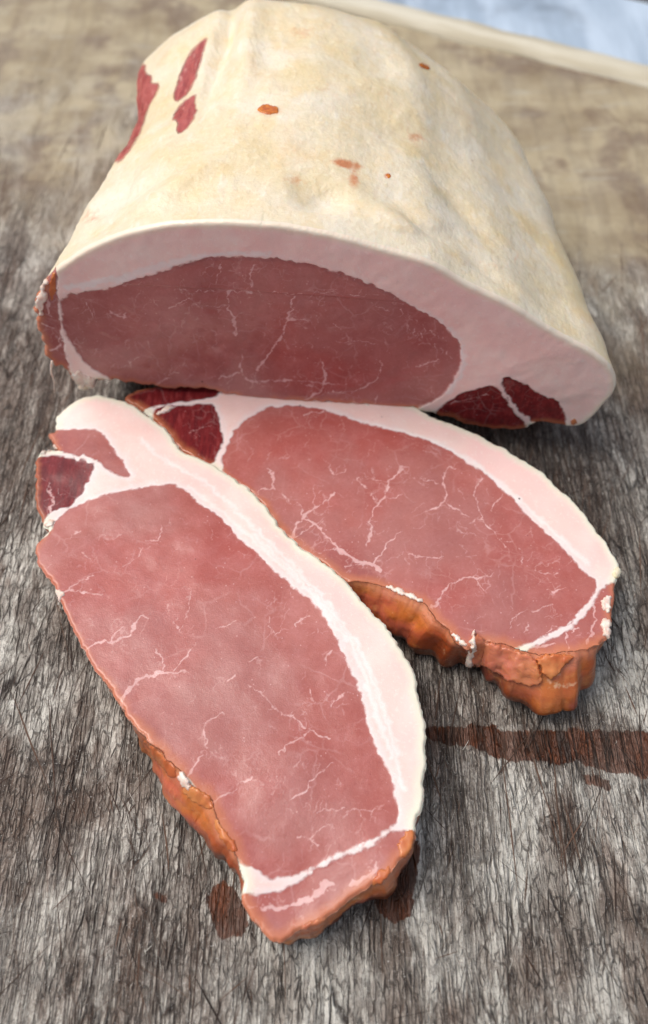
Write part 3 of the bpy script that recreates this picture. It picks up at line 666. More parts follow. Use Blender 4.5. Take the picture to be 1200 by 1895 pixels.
S1_SEAM = [([(70, 836), (95, 829), (110, 836), (145, 843), (178, 853)], 8, 4), ([(462, 1646), (500, 1638), (530, 1631), (569, 1607), (627, 1580), (675, 1564), (723, 1537)], 4.5, 1.5)]
S1_ST = [([(263, 815), (290, 845), (330, 868), (380, 890), (430, 935), (500, 1005), (560, 1065), (625, 1140), (675, 1215), (705, 1300), (735, 1390), (745, 1460)], 1.0, 1.4), ([(350, 900), (400, 935), (460, 990), (530, 1055), (590, 1110), (640, 1170), (676, 1250), (700, 1330), (728, 1400)], 1.2, 2.4),
         ([(470, 990), (560, 1075), (640, 1185)], 1, 2)]
S1_W = [((67, 1037), -.004, .6), ((108, 1106), -.004, .7), ((152, 1196), -.004, .7), ((221, 1305), -.002, .9), ((265, 1363), .001, 1), ((298, 1392), .005, 1), ((331, 1425), .009, 1), ((390, 1477), .010, 1), ((399, 1530), .007, 1), ((433, 1568), .0035, 1), ((447, 1600), .000, 1), ((443, 1655), -.001, 1), ((474, 1705), -.002, 1), ((506, 1738), -.002, 1),
        ((545, 1722), .0, 1), ((578, 1703), .002, 1), ((617, 1689), .0, 1), ((651, 1660), -.001, 1), ((690, 1632), .001, 1), ((722, 1622), .003, 1), ((762, 1578), .000, 1), ((769, 1540), -.001, 1), ((780, 1497), -.001, .6), ((787, 1440), -.001, .1), ((790, 1363), -.001, 0), ((745, 1201), 0, 0), ((640, 1073), 0, 0), ((513, 967), 0, 0), ((387, 855), 0, 0), ((273, 770), 0, 0), ((183, 729), 0, 0), ((105, 765), -.002, 0), ((90, 800), -.003, .8), ((65, 860), -.003, .8), ((65, 930), -.003, .8), ((66, 1010), -.003, .8)]
r1 = thing('pork_slice', 'near pork loin slice with white fat on its right side, lying closest to the front', 'slice of pork', tuple(on_z((420, 1250))), 'cured pork loin slices on the board')
body1 = build_slice(r1, S1_OUT, [(S1_EYE, 0.), (S1_A, .35), (S1_B, .95), (S1_TAIL, .28)], [('eye_muscle'), ('side_muscle', 'pinkish red muscle at the top corner'), ('side_muscle', 'dark red muscle beside the top corner'), ('tail_muscle', 'streaky red tail below the white seam')], S1_SEAM, S1_V, S1_ST, S1_W, .0235, tops=[((600, 1700), .03, -.003), ((480, 1720), .025, -.004), ((90, 800), .015, -.003)], seed=0)

# ---- the farther slice
S2_OUT = [(256, 752), (238, 742), (225, 732), (250, 716), (330, 706), (420, 706), (500, 716), (600, 727), (700, 736), (760, 745), (788, 765), (832, 782), (879, 800), (916, 819), (960, 844), (997, 866), (1026, 892), (1063, 925), (1088, 958), (1107, 980), (1129, 1013), (1143, 1042), (1152, 1058), (1138, 1075), (1137, 1102), (1136, 1131), (1130, 1158), (1131, 1177), (1112, 1190), (1083, 1206), (1054, 1206), (1020, 1211), (977, 1208), (928, 1191), (892, 1182), (880, 1190), (866, 1200), (850, 1188), (832, 1172), (808, 1145), (793, 1129), (783, 1114), (745, 1100), (711, 1083), (663, 1074), (638, 1076), (610, 1051), (578, 1030), (545, 1007), (511, 971), (490, 937), (460, 905), (436, 890), (410, 873), (385, 859), (365, 852), (350, 840), (331, 832), (314, 810), (300, 792), (285, 775), (268, 762)]
S2_EYE = [(413, 870), (412, 848), (417, 830), (430, 800), (457, 773), (490, 752), (523, 748), (567, 750), (613, 762), (663, 780), (713, 795), (747, 807), (795, 820), (828, 833), (857, 852), (898, 874), (934, 907), (975, 947), (1004, 980), (1033, 1009), (1059, 1039), (1085, 1061), (1106, 1083), (1091, 1113), (1066, 1141), (1042, 1163), (996, 1182), (955, 1196), (960, 1260), (850, 1250), (700, 1130), (600, 1100), (500, 1000), (440, 920)]
S2_A = [(285, 766), (292, 755), (330, 749), (395, 745), (405, 770), (417, 808), (410, 825), (395, 850), (386, 856), (370, 880), (320, 850), (280, 800)]
S2_TOP = [(200, 760), (200, 690), (330, 690), (400, 700), (410, 722), (400, 736), (360, 740), (320, 746), (285, 752), (260, 760)]  # strip under the joint, its shade painted as dark lean colour
S2_TAIL = [(965, 1204), (1000, 1192), (1048, 1173), (1074, 1149), (1100, 1117), (1112, 1088), (1160, 1070), (1180, 1130), (1160, 1240), (960, 1260)]
S2_V = [([(540, 993), (545, 980), (547, 967), (562, 957), (577, 938), (593, 933), (610, 920), (620, 910)], 4, 2), ([(560, 955), (580, 966), (597, 982), (613, 1000), (630, 1020), (657, 1037), (690, 1043), (703, 1053)], 3, 5), ([(690, 1041), (707, 1023), (717, 1007), (733, 990), (745, 982)], 2.6, 1.2), ([(680, 1010), (685, 987), (687, 953), (697, 933), (710, 917), (720, 893), (733, 877), (745, 862)], 2, 3.2), ([(745, 862), (758, 865)], 2, 1), ([(710, 919), (730, 922), (745, 912)], 1.4, 1), ([(693, 922), (683, 905), (667, 893), (663, 883)], 1.4, 1), ([(720, 893), (700, 885), (672, 884)], 1, 1),
        ([(507, 902), (505, 883), (503, 870), (494, 866)], 2.8, 2), ([(507, 902), (480, 902), (474, 914)], 1.8, 1.4), ([(520, 910), (530, 923), (543, 932)], 2, 1.5), ([(562, 955), (555, 935), (552, 928)], 1.8, 1), ([(580, 935), (582, 920), (583, 898)], 1, 1), ([(566, 769), (580, 762), (600, 761)], 2.4, 1.5), ([(615, 873), (624, 880), (643, 870)], 1.6, 1), ([(617, 875), (610, 860), (600, 850)], 1, .8),
        ([(540, 993), (560, 985), (580, 970)], 1.6, 1.2), ([(590, 1022), (620, 1015), (640, 1025)], 1, 1.5), ([(640, 1050), (655, 1042), (690, 1045)], 1.4, 2),
        ([(786, 944), (810, 936), (822, 929), (828, 907), (821, 888), (828, 866), (846, 864)], 2.6, 1.8), ([(824, 929), (846, 940), (868, 954)], 1.6, 1), ([(780, 888), (800, 889), (815, 893)], 1, 1.3), ([(936, 1015), (927, 1000), (909, 976), (894, 960), (888, 936), (877, 908), (896, 883)], 1.4, 1.2), ([(909, 943), (920, 925), (934, 912)], 1.8, 1), ([(894, 958), (870, 965)], 1, .8),
        ([(799, 1127), (813, 1112), (822, 1094), (837, 1079), (868, 1068), (879, 1073), (916, 1062)], 3.4, 1.2), ([(879, 1073), (890, 1085), (901, 1097)], 1, .8), ([(967, 1017), (967, 1044)], 1, 1.4), ([(990, 1057), (1011, 1064), (1037, 1062)], 2, 1), ([(945, 1163), (949, 1138), (993, 1128), (1026, 1119)], 1, 1), ([(1012, 1093), (1030, 1097), (1046, 1089)], 1.2, 1.6), ([(949, 1000), (936, 1000)], 1.4, 1), ([(905, 1000), (880, 985), (845, 980)], .8, .8), ([(755, 1025), (790, 1030), (820, 1030)], 1, 1), ([(980, 1150), (970, 1168)], 1.3, 1), ([(1048, 1174), (1052, 1200)], 2, 2), ([(1098, 1115), (1101, 1140), (1094, 1174), (1085, 1192)], 3, 2), ([(1072, 1165), (1062, 1172)], 3, 2), ([(985, 1198), (1010, 1192), (1030, 1190)], 4, 1), ([(1012, 1170), (1030, 1160)], 1, 1),
        ([(350, 800), (370, 790), (395, 785)], 1, .8), ([(803, 1140), (815, 1152), (835, 1170)], 1, 2)]
S2_SEAM = [([(1109, 1081), (1095, 1113), (1070, 1142), (1044, 1168), (998, 1187), (958, 1200)], 2.5, 4)]
S2_ST = [([(640, 775), (740, 800), (800, 818), (870, 850), (920, 890), (980, 942), (1040, 1000), (1090, 1045)], 1.2, 2.2), ([(860, 842), (920, 885), (975, 935), (1030, 990), (1085, 1045)], 1.4, 2.2)]
S2_W = [((250, 716), -.002, .8), ((330, 706), -.002, .5), ((420, 706), -.002, 0), ((600, 727), -.002, 0), ((760, 745), 0, 0), ((916, 819), 0, 0), ((1026, 892), 0, 0), ((1107, 980), 0, 0), ((1150, 1055), -.001, 0), ((1136, 1102), -.002, .9), ((1130, 1158), -.002, 1), ((1122, 1182), -.002, 1), ((1083, 1206), .010, 1), ((1054, 1206), .020, 1), ((1020, 1211), .021, 1), ((977, 1208), .016, 1), ((928, 1191), .009, 1), ((892, 1182), .001, 1), ((866, 1200), -.004, 1),
        ((832, 1172), .004, 1), ((793, 1129), .012, 1), ((745, 1100), .011, 1), ((700, 1083), .009, 1), ((660, 1074), .004, 1), ((630, 1070), -.001, 1), ((578, 1030), -.003, 1), ((511, 971), -.003, 1), ((436, 890), -.003, .8), ((370, 852), -.003, 1), ((331, 832), -.002, 1), ((300, 792), -.001, 1), ((256, 752), -.001, 1)]
r2 = thing('pork_slice', 'farther pork loin slice tucked between near slice and joint, orange crust along its front', 'slice of pork', tuple(on_z((760, 960))), 'cured pork loin slices on the board')
body2 = build_slice(r2, S2_OUT, [(S2_EYE, 0.), (S2_A, 1.), (S2_TOP, .9), (S2_TAIL, .25)], [('eye_muscle'), ('side_muscle', 'dark red muscle at the left end'), ('side_muscle', 'purple muscle under the joint, shade painted into its colour'), ('tail_muscle', 'red strip outside the white seam on the right')], S2_SEAM, S2_V, S2_ST, S2_W, .0220, tops=[((420, 880), .03, -.001)], seed=3, bundle=[(470, 905), (540, 990), (565, 965), (600, 990), (630, 1025), (665, 1045), (705, 1058), (745, 1100), (700, 1110), (600, 1080), (500, 990)])

# ------------------------------------------------------------------ the whole joint
YAW = radians(5); FN = np.array([sin(YAW), cos(YAW), 0]); FU = np.array([cos(YAW), -sin(YAW), 0]); Y0 = .250
F_OUT = [(104, 495), (98, 505), (85, 520), (70, 545), (63, 570), (68, 610), (78, 640), (90, 672), (110, 685), (128, 690), (140, 715), (155, 725), (170, 722), (180, 705), (205, 705), (262, 718), (320, 722), (400, 722), (440, 742), (520, 748), (640, 748), (700, 755), (770, 760), (840, 780), (880, 795), (925, 800), (972, 800), (990, 784), (1030, 789), (1075, 791), (1100, 770), (1120, 745), (1140, 725), (1142, 700), (1130, 675), (1100, 650), (1050, 625), (1000, 595), (950, 560), (860, 520), (800, 480), (700, 455), (640, 437), (580, 425), (520, 415), (440, 408), (370, 407), (300, 412), (240, 425), (190, 445), (150, 465), (120, 485)]
F_EYE = [(113, 546), (150, 541), (180, 538), (225, 524), (265, 512), (300, 499), (360, 480), (420, 474), (500, 475), (560, 485), (620, 500), (680, 520), (740, 550), (790, 575), (830, 605), (850, 635), (854, 660), (845, 695), (825, 725), (795, 748), (765, 757), (700, 790), (600, 790), (450, 780), (300, 760), (240, 730), (205, 700), (180, 690), (160, 675), (138, 645), (119, 612), (114, 580)]
F_A = [(803, 764), (830, 745), (860, 725), (900, 712), (918, 714), (938, 745), (958, 772), (975, 780), (975, 830), (900, 830), (830, 800)]
F_B = [(927, 695), (960, 702), (1000, 730), (1030, 742), (1043, 765), (1046, 782), (1040, 830), (1000, 830), (983, 785), (965, 768), (945, 745), (934, 715)]
F_LEFT = [(90, 490), (106, 505), (108, 560), (111, 600), (121, 650), (130, 690), (150, 740), (60, 740), (20, 600), (50, 520)]
F_V = [([(425, 540), (420, 570), (435, 595), (435, 625)], 2.6, 1.4), ([(315, 572), (340, 555), (355, 550), (365, 567), (415, 567)], 1.4, 1), ([(545, 545), (540, 575), (532, 595), (522, 625), (500, 655), (475, 685)], 2, 3), ([(533, 592), (570, 592)], 1.4, 1), ([(465, 530), (467, 495), (480, 485)], 2.4, 1), ([(400, 525), (412, 487)], 1.2, 1), ([(325, 538), (345, 538)], 1.6, 1), ([(360, 539), (372, 540)], 1.2, 1.8), ([(380, 540), (398, 540)], 1.6, 1), ([(420, 540), (470, 541)], 1.2, 1.2), ([(510, 540), (520, 540)], 2, 2), ([(530, 540), (560, 541)], 1.6, 1), ([(590, 541), (620, 541)], 1.6, 1.6), ([(640, 543), (700, 545)], 1, .8),
       ([(450, 660), (442, 690), (465, 710)], 2.2, 2.8), ([(405, 702), (442, 692)], 1.2, 1.6), ([(463, 707), (540, 705), (590, 710), (645, 711)], 2.2, 1.4), ([(595, 670), (605, 695), (597, 722), (565, 740)], 2.2, 3), ([(595, 722), (560, 712)], 1.2, 1), ([(288, 716), (310, 700), (330, 690)], 2, 1), ([(620, 630), (645, 632), (670, 630), (702, 636)], 1, 1), ([(680, 716), (705, 695), (707, 670)], 2.2, 1), ([(600, 726), (650, 725), (680, 716)], 1.6, 2), ([(655, 744), (675, 752), (690, 750), (700, 730)], 4, 1.5), ([(765, 680), (790, 672), (815, 665)], 1, 1), ([(230, 590), (235, 580)], 1.5, 1), ([(200, 580), (210, 590)], 1.5, 1), ([(118, 632), (150, 640)], 3, 1.5), ([(240, 680), (250, 665), (270, 660)], 1, .8),
       ([(195, 570), (215, 585), (232, 588)], 1, 1), ([(280, 545), (290, 570)], 1, .8), ([(160, 560), (172, 590)], 1.6, .8), ([(470, 700), (480, 715), (490, 706)], 1.2, 1), ([(800, 752), (860, 742), (905, 730)], 1.2, 1), ([(690, 560), (720, 575)], 1, .8), ([(620, 600), (640, 612)], 1, .8),
       ([(75, 545), (92, 560), (88, 580)], 6, 3), ([(80, 600), (100, 610)], 3, 1), ([(95, 650), (110, 640), (112, 620)], 4, 2), ([(78, 580), (100, 590)], 2, 1)]
for k in range(14):
    x = 745 + (k % 7) * 13 + (k // 7) * 6; y = 572 + (k % 7) * 9 + (k // 7) * 26
    F_V.append(([(x, y), (x + 5, y + 13)], 1.3, .6))
F_SEAM = [([(108, 520), (112, 545), (113, 600), (120, 632), (127, 660), (138, 690), (150, 722)], .8, 5), ([(920, 700), (938, 728), (950, 755), (985, 786)], 3, 6), ([(130, 660), (145, 690), (165, 715)], 1.5, 7)]
F_ST = [([(230, 512), (300, 488), (400, 468), (500, 470)], 8, 3), ([(120, 530), (160, 525), (230, 512)], 4, 8), ([(855, 640), (860, 680), (830, 725)], 2, 3), ([(640, 510), (720, 540), (800, 580), (850, 625)], 1, 1)]
rj = thing('pork_joint', 'uncut cured pork loin joint, creamy skin on top, standing behind the slices', 'joint of meat', (0.0, .34, 0))
def build_joint():
    pl = Plane(FN * Y0, FU, (0, 0, 1), -FN)
    g = .00037
    O = chaikin(np.array([pl.uv(p) for p in F_OUT]), 2); O = resample(O, .0007)
    nr = np.roll(O, -1, 0) - np.roll(O, 1, 0); nr = np.stack([nr[:, 1], -nr[:, 0]], 1); nr /= np.linalg.norm(nr, axis=1, keepdims=True)
    low = smooth01(.05, .02, O[:, 1]) * smooth01(.075, .02, O[:, 0]) + smooth01(-.125, -.133, O[:, 0])
    O = O + nr * (fbm(O[:, 0] * 400, O[:, 1] * 400, 3, 2) * (.0001 + .0026 * low))[:, None]
    O[:, 1] = np.maximum(O[:, 1], .0004)
    V, Q, loop = fill(O, g); n = len(loop)
    ds = segdist(V, O[::2], np.roll(O[::2], -1, 0)); ds[loop] = 0
    fl = face_fields(pl, V, O, [(F_EYE, 0.), (F_A, 1.), (F_B, .75), (F_LEFT, .12)], F_SEAM, F_V, F_ST)
    h = fbm(V[:, 0] * 24, V[:, 1] * 24, 3, 1) * .0016 + fbm(V[:, 0] * 200, V[:, 1] * 200, 2, 2) * .0003
    # a shallow knife step across the face, and a fat layer standing a touch proud
    c = np.array(pl.uv((500, 541))); h += .0004 * smooth01(-.0004, .0004, V[:, 1] - c[1]) * smooth01(.3, 1.5, fl['lean'])
    h += smooth01(.8, -.8, fl['lean']) * .0005
    r = .0018; h -= r * (1 - np.sqrt(np.clip(1 - (1 - np.clip(ds / r, 0, 1)) ** 2, 0, 1)))
    L = V[loop]
    if ((np.roll(L, -1, 0)[:, 0] - L[:, 0]) * L[:, 1]).sum() > 0: pass
    s_arc = np.arange(n) * g
    # station scale / shift found from the joint's outline in plan
    S = [0, .02, .04, .06, .08, .10, .12, .14, .16, .19, .222]
    WW = [1.0, .980, .950, .912, .870, .862, .860, .850, .838, .82, .81]; CC = [0., -.0010, -.0020, -.0020, -.0018, -.0025, -.007, -.012, -.0165, -.02, -.022]
    LEN, RR = .222, .085
    st = list(np.linspace(0, LEN - RR, 110)[1:]) + [LEN - RR + RR * sin(a) for a in np.linspace(0, pi / 2, 60)[1:]]
    P3 = [pl.xyz(V, h)]; faces = [Q]; prev = loop; N0 = len(V); K = 0; dep = [np.zeros(N0)]
    Lraw = L.copy(); uc = -.02
    sm = ring_smooth(L, 160); sm2 = ring_smooth(L, 400)
    # rounder section for the far part: thinner shoulders
    rnd = sm2.copy()
    ctr = np.array([-.02, .045]); q_ = sm2 - ctr
    rnd = ctr + q_ * (1 + .0 * q_)
    z_edge = h[loop]
    for s in st:
        w_ = np.interp(s, S, WW); c_ = np.interp(s, S, CC)
        q = max(0., (s - (LEN - RR)) / RR); k = sqrt(max(0, 1 - q * q)); kz = k ** .9
        a = min(1, s / .006); b = smooth01(.01, .10, s)
        B = Lraw * (1 - a) + sm * a; B = B * (1 - b) + rnd * b
        B = B.copy(); B[:, 0] = np.where(B[:, 0] < -.122, -.122 + (B[:, 0] + .122) * (1 - smooth01(.0, .018, s)), B[:, 0])
        B[:, 1] = np.where(B[:, 1] < .035, .035 - (.035 - B[:, 1]) * (1 + smooth01(.0, .03, s) * 1.2), B[:, 1])
        u = uc + (B[:, 0] - uc) * w_ * (k ** .62 if k > 0 else 0) + c_; z = B[:, 1] * kz
        # left shoulder sits lower at the back
        sh = smooth01(.10, .17, s); z = z * (1 - sh * .03 * smooth01(-.05, -.11, B[:, 0])) 
        sh2 = smooth01(.08, .2, s); z = z * (1 - sh2 * -.07 * smooth01(.0, .07, B[:, 0]))
        z = z * (1 + .03 * smooth01(.1, .17, s) * np.exp(-((B[:, 0] - .02) / .035) ** 2)); amp = min(1, s / .01) * min(1, k * 3)
        xx = u + z * .7; yy = np.full(n, s) + z * .5
        rel = (fbm(xx * 26, yy * 24, 3, 3) * .0030 + fbm(xx * 95, yy * 80, 3, 6) * .0005 + fbm(xx * 420, yy * 420, 2, 1) * .00022) * amp
        low = smooth01(.03, .012, B[:, 1])
        rel = rel * (1 - .6 * low)
        d = B - np.array([-.02, .03]); d /= np.linalg.norm(d, axis=1, keepdims=True) + 1e-9
        u = u + d[:, 0] * rel; z = np.maximum(z + d[:, 1] * rel, .0003)
        e = z_edge * max(0, 1 - s / .006)
        P = FN * (Y0 + s) + FU * u[:, None] + np.array([0, 0, 1.]) * z[:, None] - FN * 0
        P = P - FN * np.where(e < 0, 0, 0)[:, None]
        if s < .012: P = P + FN * (.0018 * (1 - s / .012))
        P3.append(P); cur = N0 + K * n + np.arange(n); K += 1
        faces.append(np.stack([prev, np.roll(prev, -1), np.roll(cur, -1), cur], 1)[:, ::-1]); prev = cur; dep.append(np.full(n, s * 1000))
    VV = np.vstack(P3); F = np.vstack(faces); dep = np.concatenate(dep)
    nn = vnormals(VV, F[:300])[F[:300, 0]].mean(0) @ FN
    if nn > 0: F = F[:, ::-1]
    # dents and folds of the skin, pushed along the vertical
    px = proj(VV); bod = np.arange(len(VV)) >= N0
    N = vnormals(VV, F)
    for (x, y, rx, ry, ang, dz) in DENTS:
        dx = px[:, 0] - x; dy = px[:, 1] - y; ca, sa = cos(radians(ang)), sin(radians(ang))
        X = (dx * ca + dy * sa) / rx; Y = (-dx * sa + dy * ca) / ry
        VV = VV + N * (dz * np.exp(-(X * X + Y * Y)) * smooth01(2, 12, dep) * bod)[:, None]
    N = vnormals(VV, F); vis = ((VV - C0) * N).sum(1) < .01
    px = proj(VV)
    red = np.full(len(VV), -50.)
    near = bod & (px[:, 0] < 480) & (px[:, 1] < 420) & vis
    for poly in RED: red[near] = np.maximum(red[near], sdist(px[near], chaikin(poly, 1)) * .35)
    stn = np.zeros(len(VV))
    for (x, y, rx, ry, ang, a) in STAIN:
        dx = px[:, 0] - x; dy = px[:, 1] - y; ca, sa = cos(radians(ang)), sin(radians(ang))
        X = (dx * ca + dy * sa) / rx; Y = (-dx * sa + dy * ca) / ry
        stn = np.maximum(stn, a * np.exp(-(X * X + Y * Y)) * bod * vis)
    NW = K * n; ext = lambda a, f=0.: np.concatenate([a, np.full(NW, f)])
    # which part of the loop is skin: arc between the right bottom corner and the left top corner
    Lz = L[:, 1]; skin = (Lz > .028) & ~((L[:, 0] < -.1225) & (Lz < .0790))
    skin |= (L[:, 0] > .0905)
    cr_l = np.where(skin, 0., 1.); cr_l = np.clip(ring_smooth(cr_l[:, None], 20)[:, 0], 0, 1)
    _, bi, _ = segdist(V, L[::4], np.roll(L[::4], -1, 0), True); crv = cr_l[np.minimum(bi * 4, n - 1)]
    at = dict(lean=ext(fl['lean'], 5.), dark=ext(fl['dark']), vein=ext(fl['vein'], -9.), faint=ext(fl['faint'], -9.), streak=ext(fl['streak'], -9.), dout=ext(ds * 1000),
              crust=np.concatenate([crv] + [cr_l] * K), hgt=ext(np.zeros(N0), .4), red=red, stain=stn, depth=dep)
    m = 4; fc = Q; lm = at['lean'][fc].mean(1); ix = fl['idx'][fc[:, 0]]
    c0 = np.where(lm > 0, ix, m); c1 = np.tile(np.where(cr_l > .5, m + 2, m + 1), K)
    split(rj, VV, F, np.concatenate([c0, c1]), ['eye_muscle', ('side_muscle', 'very dark red muscle near the right end'), ('side_muscle', 'red muscle wedge beside the right end'), ('side_muscle', 'orange and red strip at the left end'), 'fat_layer', ('skin', 'creamy yellow skin with amber marks'), 'cured_crust'], [M_FACE] * 5 + [M_SKIN, M_CRUST], at)
    return pl, VV, F
RED = [[(385, 67), (380, 85), (370, 120), (357, 160), (340, 182), (327, 189), (320, 180), (330, 150), (340, 117), (360, 87)],
       [(365, 172), (360, 185), (365, 212), (340, 245), (327, 247), (330, 225), (317, 220), (335, 192)],
       [(270, 118), (268, 135), (282, 142), (280, 155), (296, 155), (290, 172), (272, 205), (265, 235), (245, 272), (225, 300), (200, 300), (200, 160), (240, 120)]]
STAIN = [(640, 303, 26, 8, 12, 1.), (655, 330, 12, 22, 0, .6), (718, 325, 7, 5, 0, .9), (785, 122, 12, 5, 20, .9), (955, 478, 5, 12, 15, .35), (560, 60, 40, 14, 10, .35), (600, 165, 30, 10, 10, .3), (500, 205, 26, 12, 0, .5), (770, 255, 22, 16, 0, .45), (545, 335, 30, 24, 0, .3), (170, 400, 26, 20, 0, .35), (650, 10, 14, 6, 0, .7), (950, 600, 6, 5, 0, 0.)]
DENTS = [(600, 365, 46, 26, 0, -.0035), (560, 345, 30, 22, 20, -.0015), (650, 345, 40, 20, 10, .0012), (790, 420, 60, 12, 35, -.0022), (720, 400, 70, 16, 25, .0014), (850, 380, 90, 14, 50, -.0015), (300, 330, 140, 18, -28, -.0014), (420, 60, 16, 60, 14, -.0035), (395, 130, 14, 80, 14, -.0025), (460, 80, 24, 90, 8, .003), (340, 330, 120, 20, -34, .0018), (900, 500, 90, 14, 48, -.0014), (980, 560, 70, 12, 50, .0010), (345, 130, 14, 60, 14, -.001)]
plj, JV, JF = build_joint()

# ------------------------------------------------------------------ small bits
from mathutils.bvhtree import BVHTree
body_f = JF
bvh = BVHTree.FromPolygons([tuple(v) for v in JV.tolist()], body_f.tolist())
def hit(p):
    r = ray(p); r = r / np.linalg.norm(r); loc, nrm, i, d = bvh.ray_cast(Vector(C0), Vector(r))
    return (np.array(loc), np.array(nrm)) if loc is not None else None
def flake(px, rx, ry, name, mat, parent, th=.0008, seed=1):
    h_ = hit(px)
    if h_ is None: return
    c, nn = h_; nn = nn if nn @ (C0 - c) > 0 else -nn
    a = np.array([1., 0, 0]); a -= nn * (a @ nn); a /= np.linalg.norm(a); b = np.cross(nn, a); rs = np.random.RandomState(seed)
    d = np.linalg.norm(c - C0) / FPX; V = []; F = []; m = 26; rings = [1., .93, .7, .35]
    jit = 1 + .35 * (ring_smooth(rs.rand(m, 1), 1)[:, 0] - .5)
    for i, rr in enumerate(rings):
        for k in range(m):
            t_ = 2 * pi * k / m; x = cos(t_) * rx * d * jit[k] * rr; y = sin(t_) * ry * d * 1.25 * jit[(k * 3) % m] ** .5 * rr * (1 if sin(t_) > 0 else .7)
            V.append(c + a * x + b * y + nn * (th * [-.3, .6, 1.1, 1.][i] * (1 + .3 * rs.rand())))
    V.append(c + nn * th)
    for i in range(3):
        for k in range(m): F.append([i * m + k, i * m + (k + 1) % m, (i + 1) * m + (k + 1) % m, (i + 1) * m + k])
    for k in range(m): F.append([3 * m + k, 3 * m + (k + 1) % m, 4 * m])
    mesh_obj(name, V, F, mat, parent)
def fp(px, lift=.0): # a point on the joint's cut face
    uv = np.array(plj.uv(px)); return plj.o + uv[0] * plj.eu + uv[1] * plj.ev + plj.n * lift
lump('loose_fibre', [fp((98, 665), .001), fp((96, 680), .002), fp((104, 696), .003), fp((103, 720), .002)], [.0005, .0003, .0002, .0001], M_WHITE, rj, 1)
rs = random.Random(4)
for i, x in enumerate([470, 520, 690]):
    y = np.interp(x, [205, 262, 320, 400, 440, 520, 640, 700, 770, 972], [705, 716, 720, 720, 738, 744, 744, 751, 756, 792])
    r_ = .0008 + rs.random() * .0011; dx = rs.uniform(8, 20)
    lump('membrane_shred', [fp((x - dx, y - 2), .0), fp((x, y + 3), .0013), fp((x + dx, y), .0)], [r_ * .4, r_, r_ * .3], M_WHITE if i % 3 else M_CRUST, rj, 30 + i)
# thin flaps and membranes hugging the surface they grow from
def patch(name, poly, tree, mat, parent, th=.0009, g=1.6, seed=0, rough=1., flip=0, label=None):
    P = chaikin(np.array(poly, float), 2); P = resample(P, 1.2)
    nr = np.roll(P, -1, 0) - np.roll(P, 1, 0); nr = np.stack([nr[:, 1], -nr[:, 0]], 1); nr /= np.linalg.norm(nr, axis=1, keepdims=True)
    P = P + nr * (fbm(P[:, 0] * .16 + seed, P[:, 1] * .16, 3, seed) * 6. * rough)[:, None]
    V, Q, loop = fill(P, g); ds = segdist(V, P, np.roll(P, -1, 0)); ds[loop] = 0
    X = np.zeros((len(V), 3)); ok = np.ones(len(V), bool); last = None
    for k, p in enumerate(V):
        r = ray(p); r = r / np.linalg.norm(r); loc, nrm, i, d = tree.ray_cast(Vector(C0), Vector(r))
        if loc is None or (last is not None and abs(d - last) > .03): ok[k] = False; continue
        last = d; nn = np.array(nrm); nn = nn if nn @ r < 0 else -nn
        e = np.clip(ds[k] / 4.5, 0, 1); lift = th * (sqrt(1 - (1 - e) ** 2) * 1.0 - .25) + th * .3 * vnoise(np.array(p[0] * .09 + seed), np.array(p[1] * .09), 2) * e
        X[k] = np.array(loc) + nn * .6 * lift - r * .6 * lift
    if not ok.all():
        keep = ok[Q].all(1); Q = Q[keep]; u, inv = np.unique(Q, return_inverse=True); X = X[u]; Q = inv.reshape(-1, 4); ds = ds[u]
    if not len(Q): return
    if (vnormals(X, Q).mean(0) @ (C0 - X.mean(0))) < 0: Q = Q[:, ::-1]
    mesh_obj(name, X, Q, mat, parent, dict(hgt=np.full(len(X), .1)), label=label)
jt = bvh
def tree_of(VV, F): return BVHTree.FromPolygons([tuple(v) for v in VV.tolist()], F.tolist())
t1, t2 = tree_of(*body1), tree_of(*body2)
patch('dried_scrap', [(473, 203), (484, 194), (500, 192), (514, 197), (517, 206), (511, 213), (495, 212), (482, 209)], jt, M_AMBER, rj, .0007, 1.2, 31, .5)
patch('dried_scrap', [(772, 117), (785, 118), (798, 126), (794, 131), (782, 127)], jt, M_AMBER, rj, .0005, 1., 32, .4)
patch('dried_scrap', [(713, 322), (722, 320), (726, 327), (718, 331)], jt, M_AMBER, rj, .0004, .8, 33, .3)
patch('membrane_flap', [(84, 512), (92, 520), (84, 535), (88, 545), (84, 560), (80, 580), (74, 586), (70, 570), (66, 560), (72, 545), (76, 528)], jt, M_WHITE, rj, .0014, 1.3, 1)
patch('membrane_flap', [(132, 690), (150, 686), (165, 696), (182, 704), (178, 712), (172, 722), (164, 712), (156, 722), (150, 708), (142, 716), (134, 704)], jt, M_WHITE, rj, .0007, 1.3, 2)
patch('crust_flap', [(100, 500), (106, 520), (104, 545), (96, 560), (90, 545), (92, 520)], jt, M_AMBERFLAP, rj, .0005, 1.3, 3, .6)
patch('crust_flap', [(446, 738), (470, 742), (505, 738), (522, 744), (480, 752), (452, 750)], jt, M_CRUST, rj, .0009, 1.3, 5)
patch('crust_flap', [(1052, 776), (1066, 772), (1072, 784), (1058, 788)], jt, M_CRUST, rj, .0004, 1.3, 15)
patch('crust_flap', [(878, 1168), (892, 1182), (928, 1192), (965, 1204), (985, 1212), (1000, 1238), (1012, 1262), (975, 1272), (940, 1258), (905, 1238), (870, 1226), (868, 1205)], t2, M_CRUST, r2, .0022, 1.8, 6)
patch('crust_flap', [(988, 1222), (1002, 1212), (1030, 1208), (1064, 1212), (1054, 1228), (1040, 1238), (1032, 1254), (1018, 1262), (1006, 1244)], t2, M_AMBERFLAP, r2, .0022, 1.6, 7, label='pale torn corner folded over the crust')
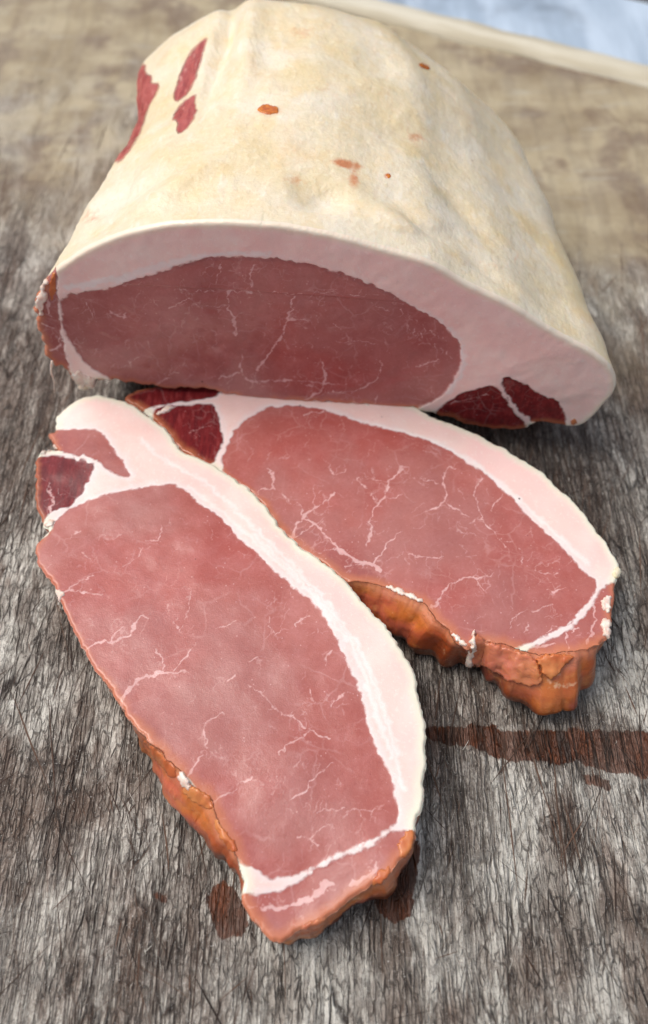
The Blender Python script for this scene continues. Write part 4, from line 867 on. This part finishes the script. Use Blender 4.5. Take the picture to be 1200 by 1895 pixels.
patch('membrane_flap', [(876, 1160), (882, 1172), (880, 1186), (884, 1200), (878, 1216), (880, 1232), (868, 1236), (862, 1224), (868, 1204), (870, 1182)], t2, M_WHITE, r2, .0024, 1.2, 8)
patch('membrane_flap', [(1110, 1148), (1124, 1140), (1134, 1152), (1130, 1166), (1136, 1178), (1124, 1184), (1114, 1170)], t2, M_WHITE, r2, .0016, 1.2, 9)
patch('membrane_flap', [(1114, 1106), (1130, 1100), (1134, 1122), (1124, 1136), (1112, 1126)], t2, M_WHITE, r2, .0011, 1.2, 10)
patch('membrane_flap', [(710, 1080), (735, 1086), (760, 1098), (786, 1110), (780, 1117), (752, 1104), (712, 1087)], t2, M_WHITE, r2, .0007, 1.1, 11)
patch('membrane_flap', [(832, 1168), (846, 1176), (866, 1188), (862, 1198), (846, 1188)], t2, M_WHITE, r2, .0006, 1.1, 12)
patch('membrane_flap', [(1136, 1046), (1150, 1050), (1153, 1062), (1142, 1072), (1132, 1064)], t2, M_RIND, r2, .0012, 1.1, 13)
patch('membrane_flap', [(284, 765), (300, 754), (325, 750), (328, 757), (308, 762), (296, 772)], t2, M_WHITE, r2, .0012, 1.1, 14)
patch('membrane_flap', [(330, 1426), (345, 1432), (356, 1452), (352, 1464), (340, 1455), (330, 1440)], t1, M_WHITE, r1, .0013, 1.2, 16)
patch('crust_flap', [(345, 1450), (372, 1458), (395, 1480), (392, 1500), (372, 1494), (352, 1480), (336, 1462)], t1, M_AMBERFLAP, r1, .0008, 1.4, 17)
patch('crust_flap', [(262, 1366), (290, 1384), (318, 1412), (330, 1430), (322, 1444), (296, 1420), (270, 1390)], t1, M_AMBERFLAP, r1, .0005, 1.4, 18)
patch('crust_flap', [(396, 1510), (412, 1530), (438, 1560), (442, 1580), (424, 1574), (404, 1548)], t1, M_AMBERFLAP, r1, .0005, 1.4, 19)
patch('membrane_flap', [(96, 1092), (110, 1090), (122, 1100), (112, 1108), (118, 1124), (108, 1112)], t1, M_WHITE, r1, .0005, 1.1, 20)
patch('membrane_flap', [(66, 838), (84, 826), (104, 822), (108, 830), (90, 836), (74, 842)], t1, M_WHITE, r1, .0012, 1.1, 21)
patch('membrane_flap', [(80, 970), (92, 962), (108, 960), (100, 970), (88, 978)], t1, M_WHITE, r1, .0008, 1.1, 22)
patch('crust_flap', [(735, 1560), (755, 1532), (768, 1535), (766, 1560), (755, 1584), (738, 1590)], t1, M_AMBERFLAP, r1, .0005, 1.4, 23)
patch('crust_flap', [(700, 1612), (725, 1600), (722, 1622), (705, 1636), (684, 1640)], t1, M_AMBERFLAP, r1, .0005, 1.4, 24)
patch('crust_flap', [(560, 1712), (590, 1700), (612, 1690), (606, 1706), (585, 1722), (565, 1724)], t1, M_CRUST, r1, .0005, 1.4, 25)
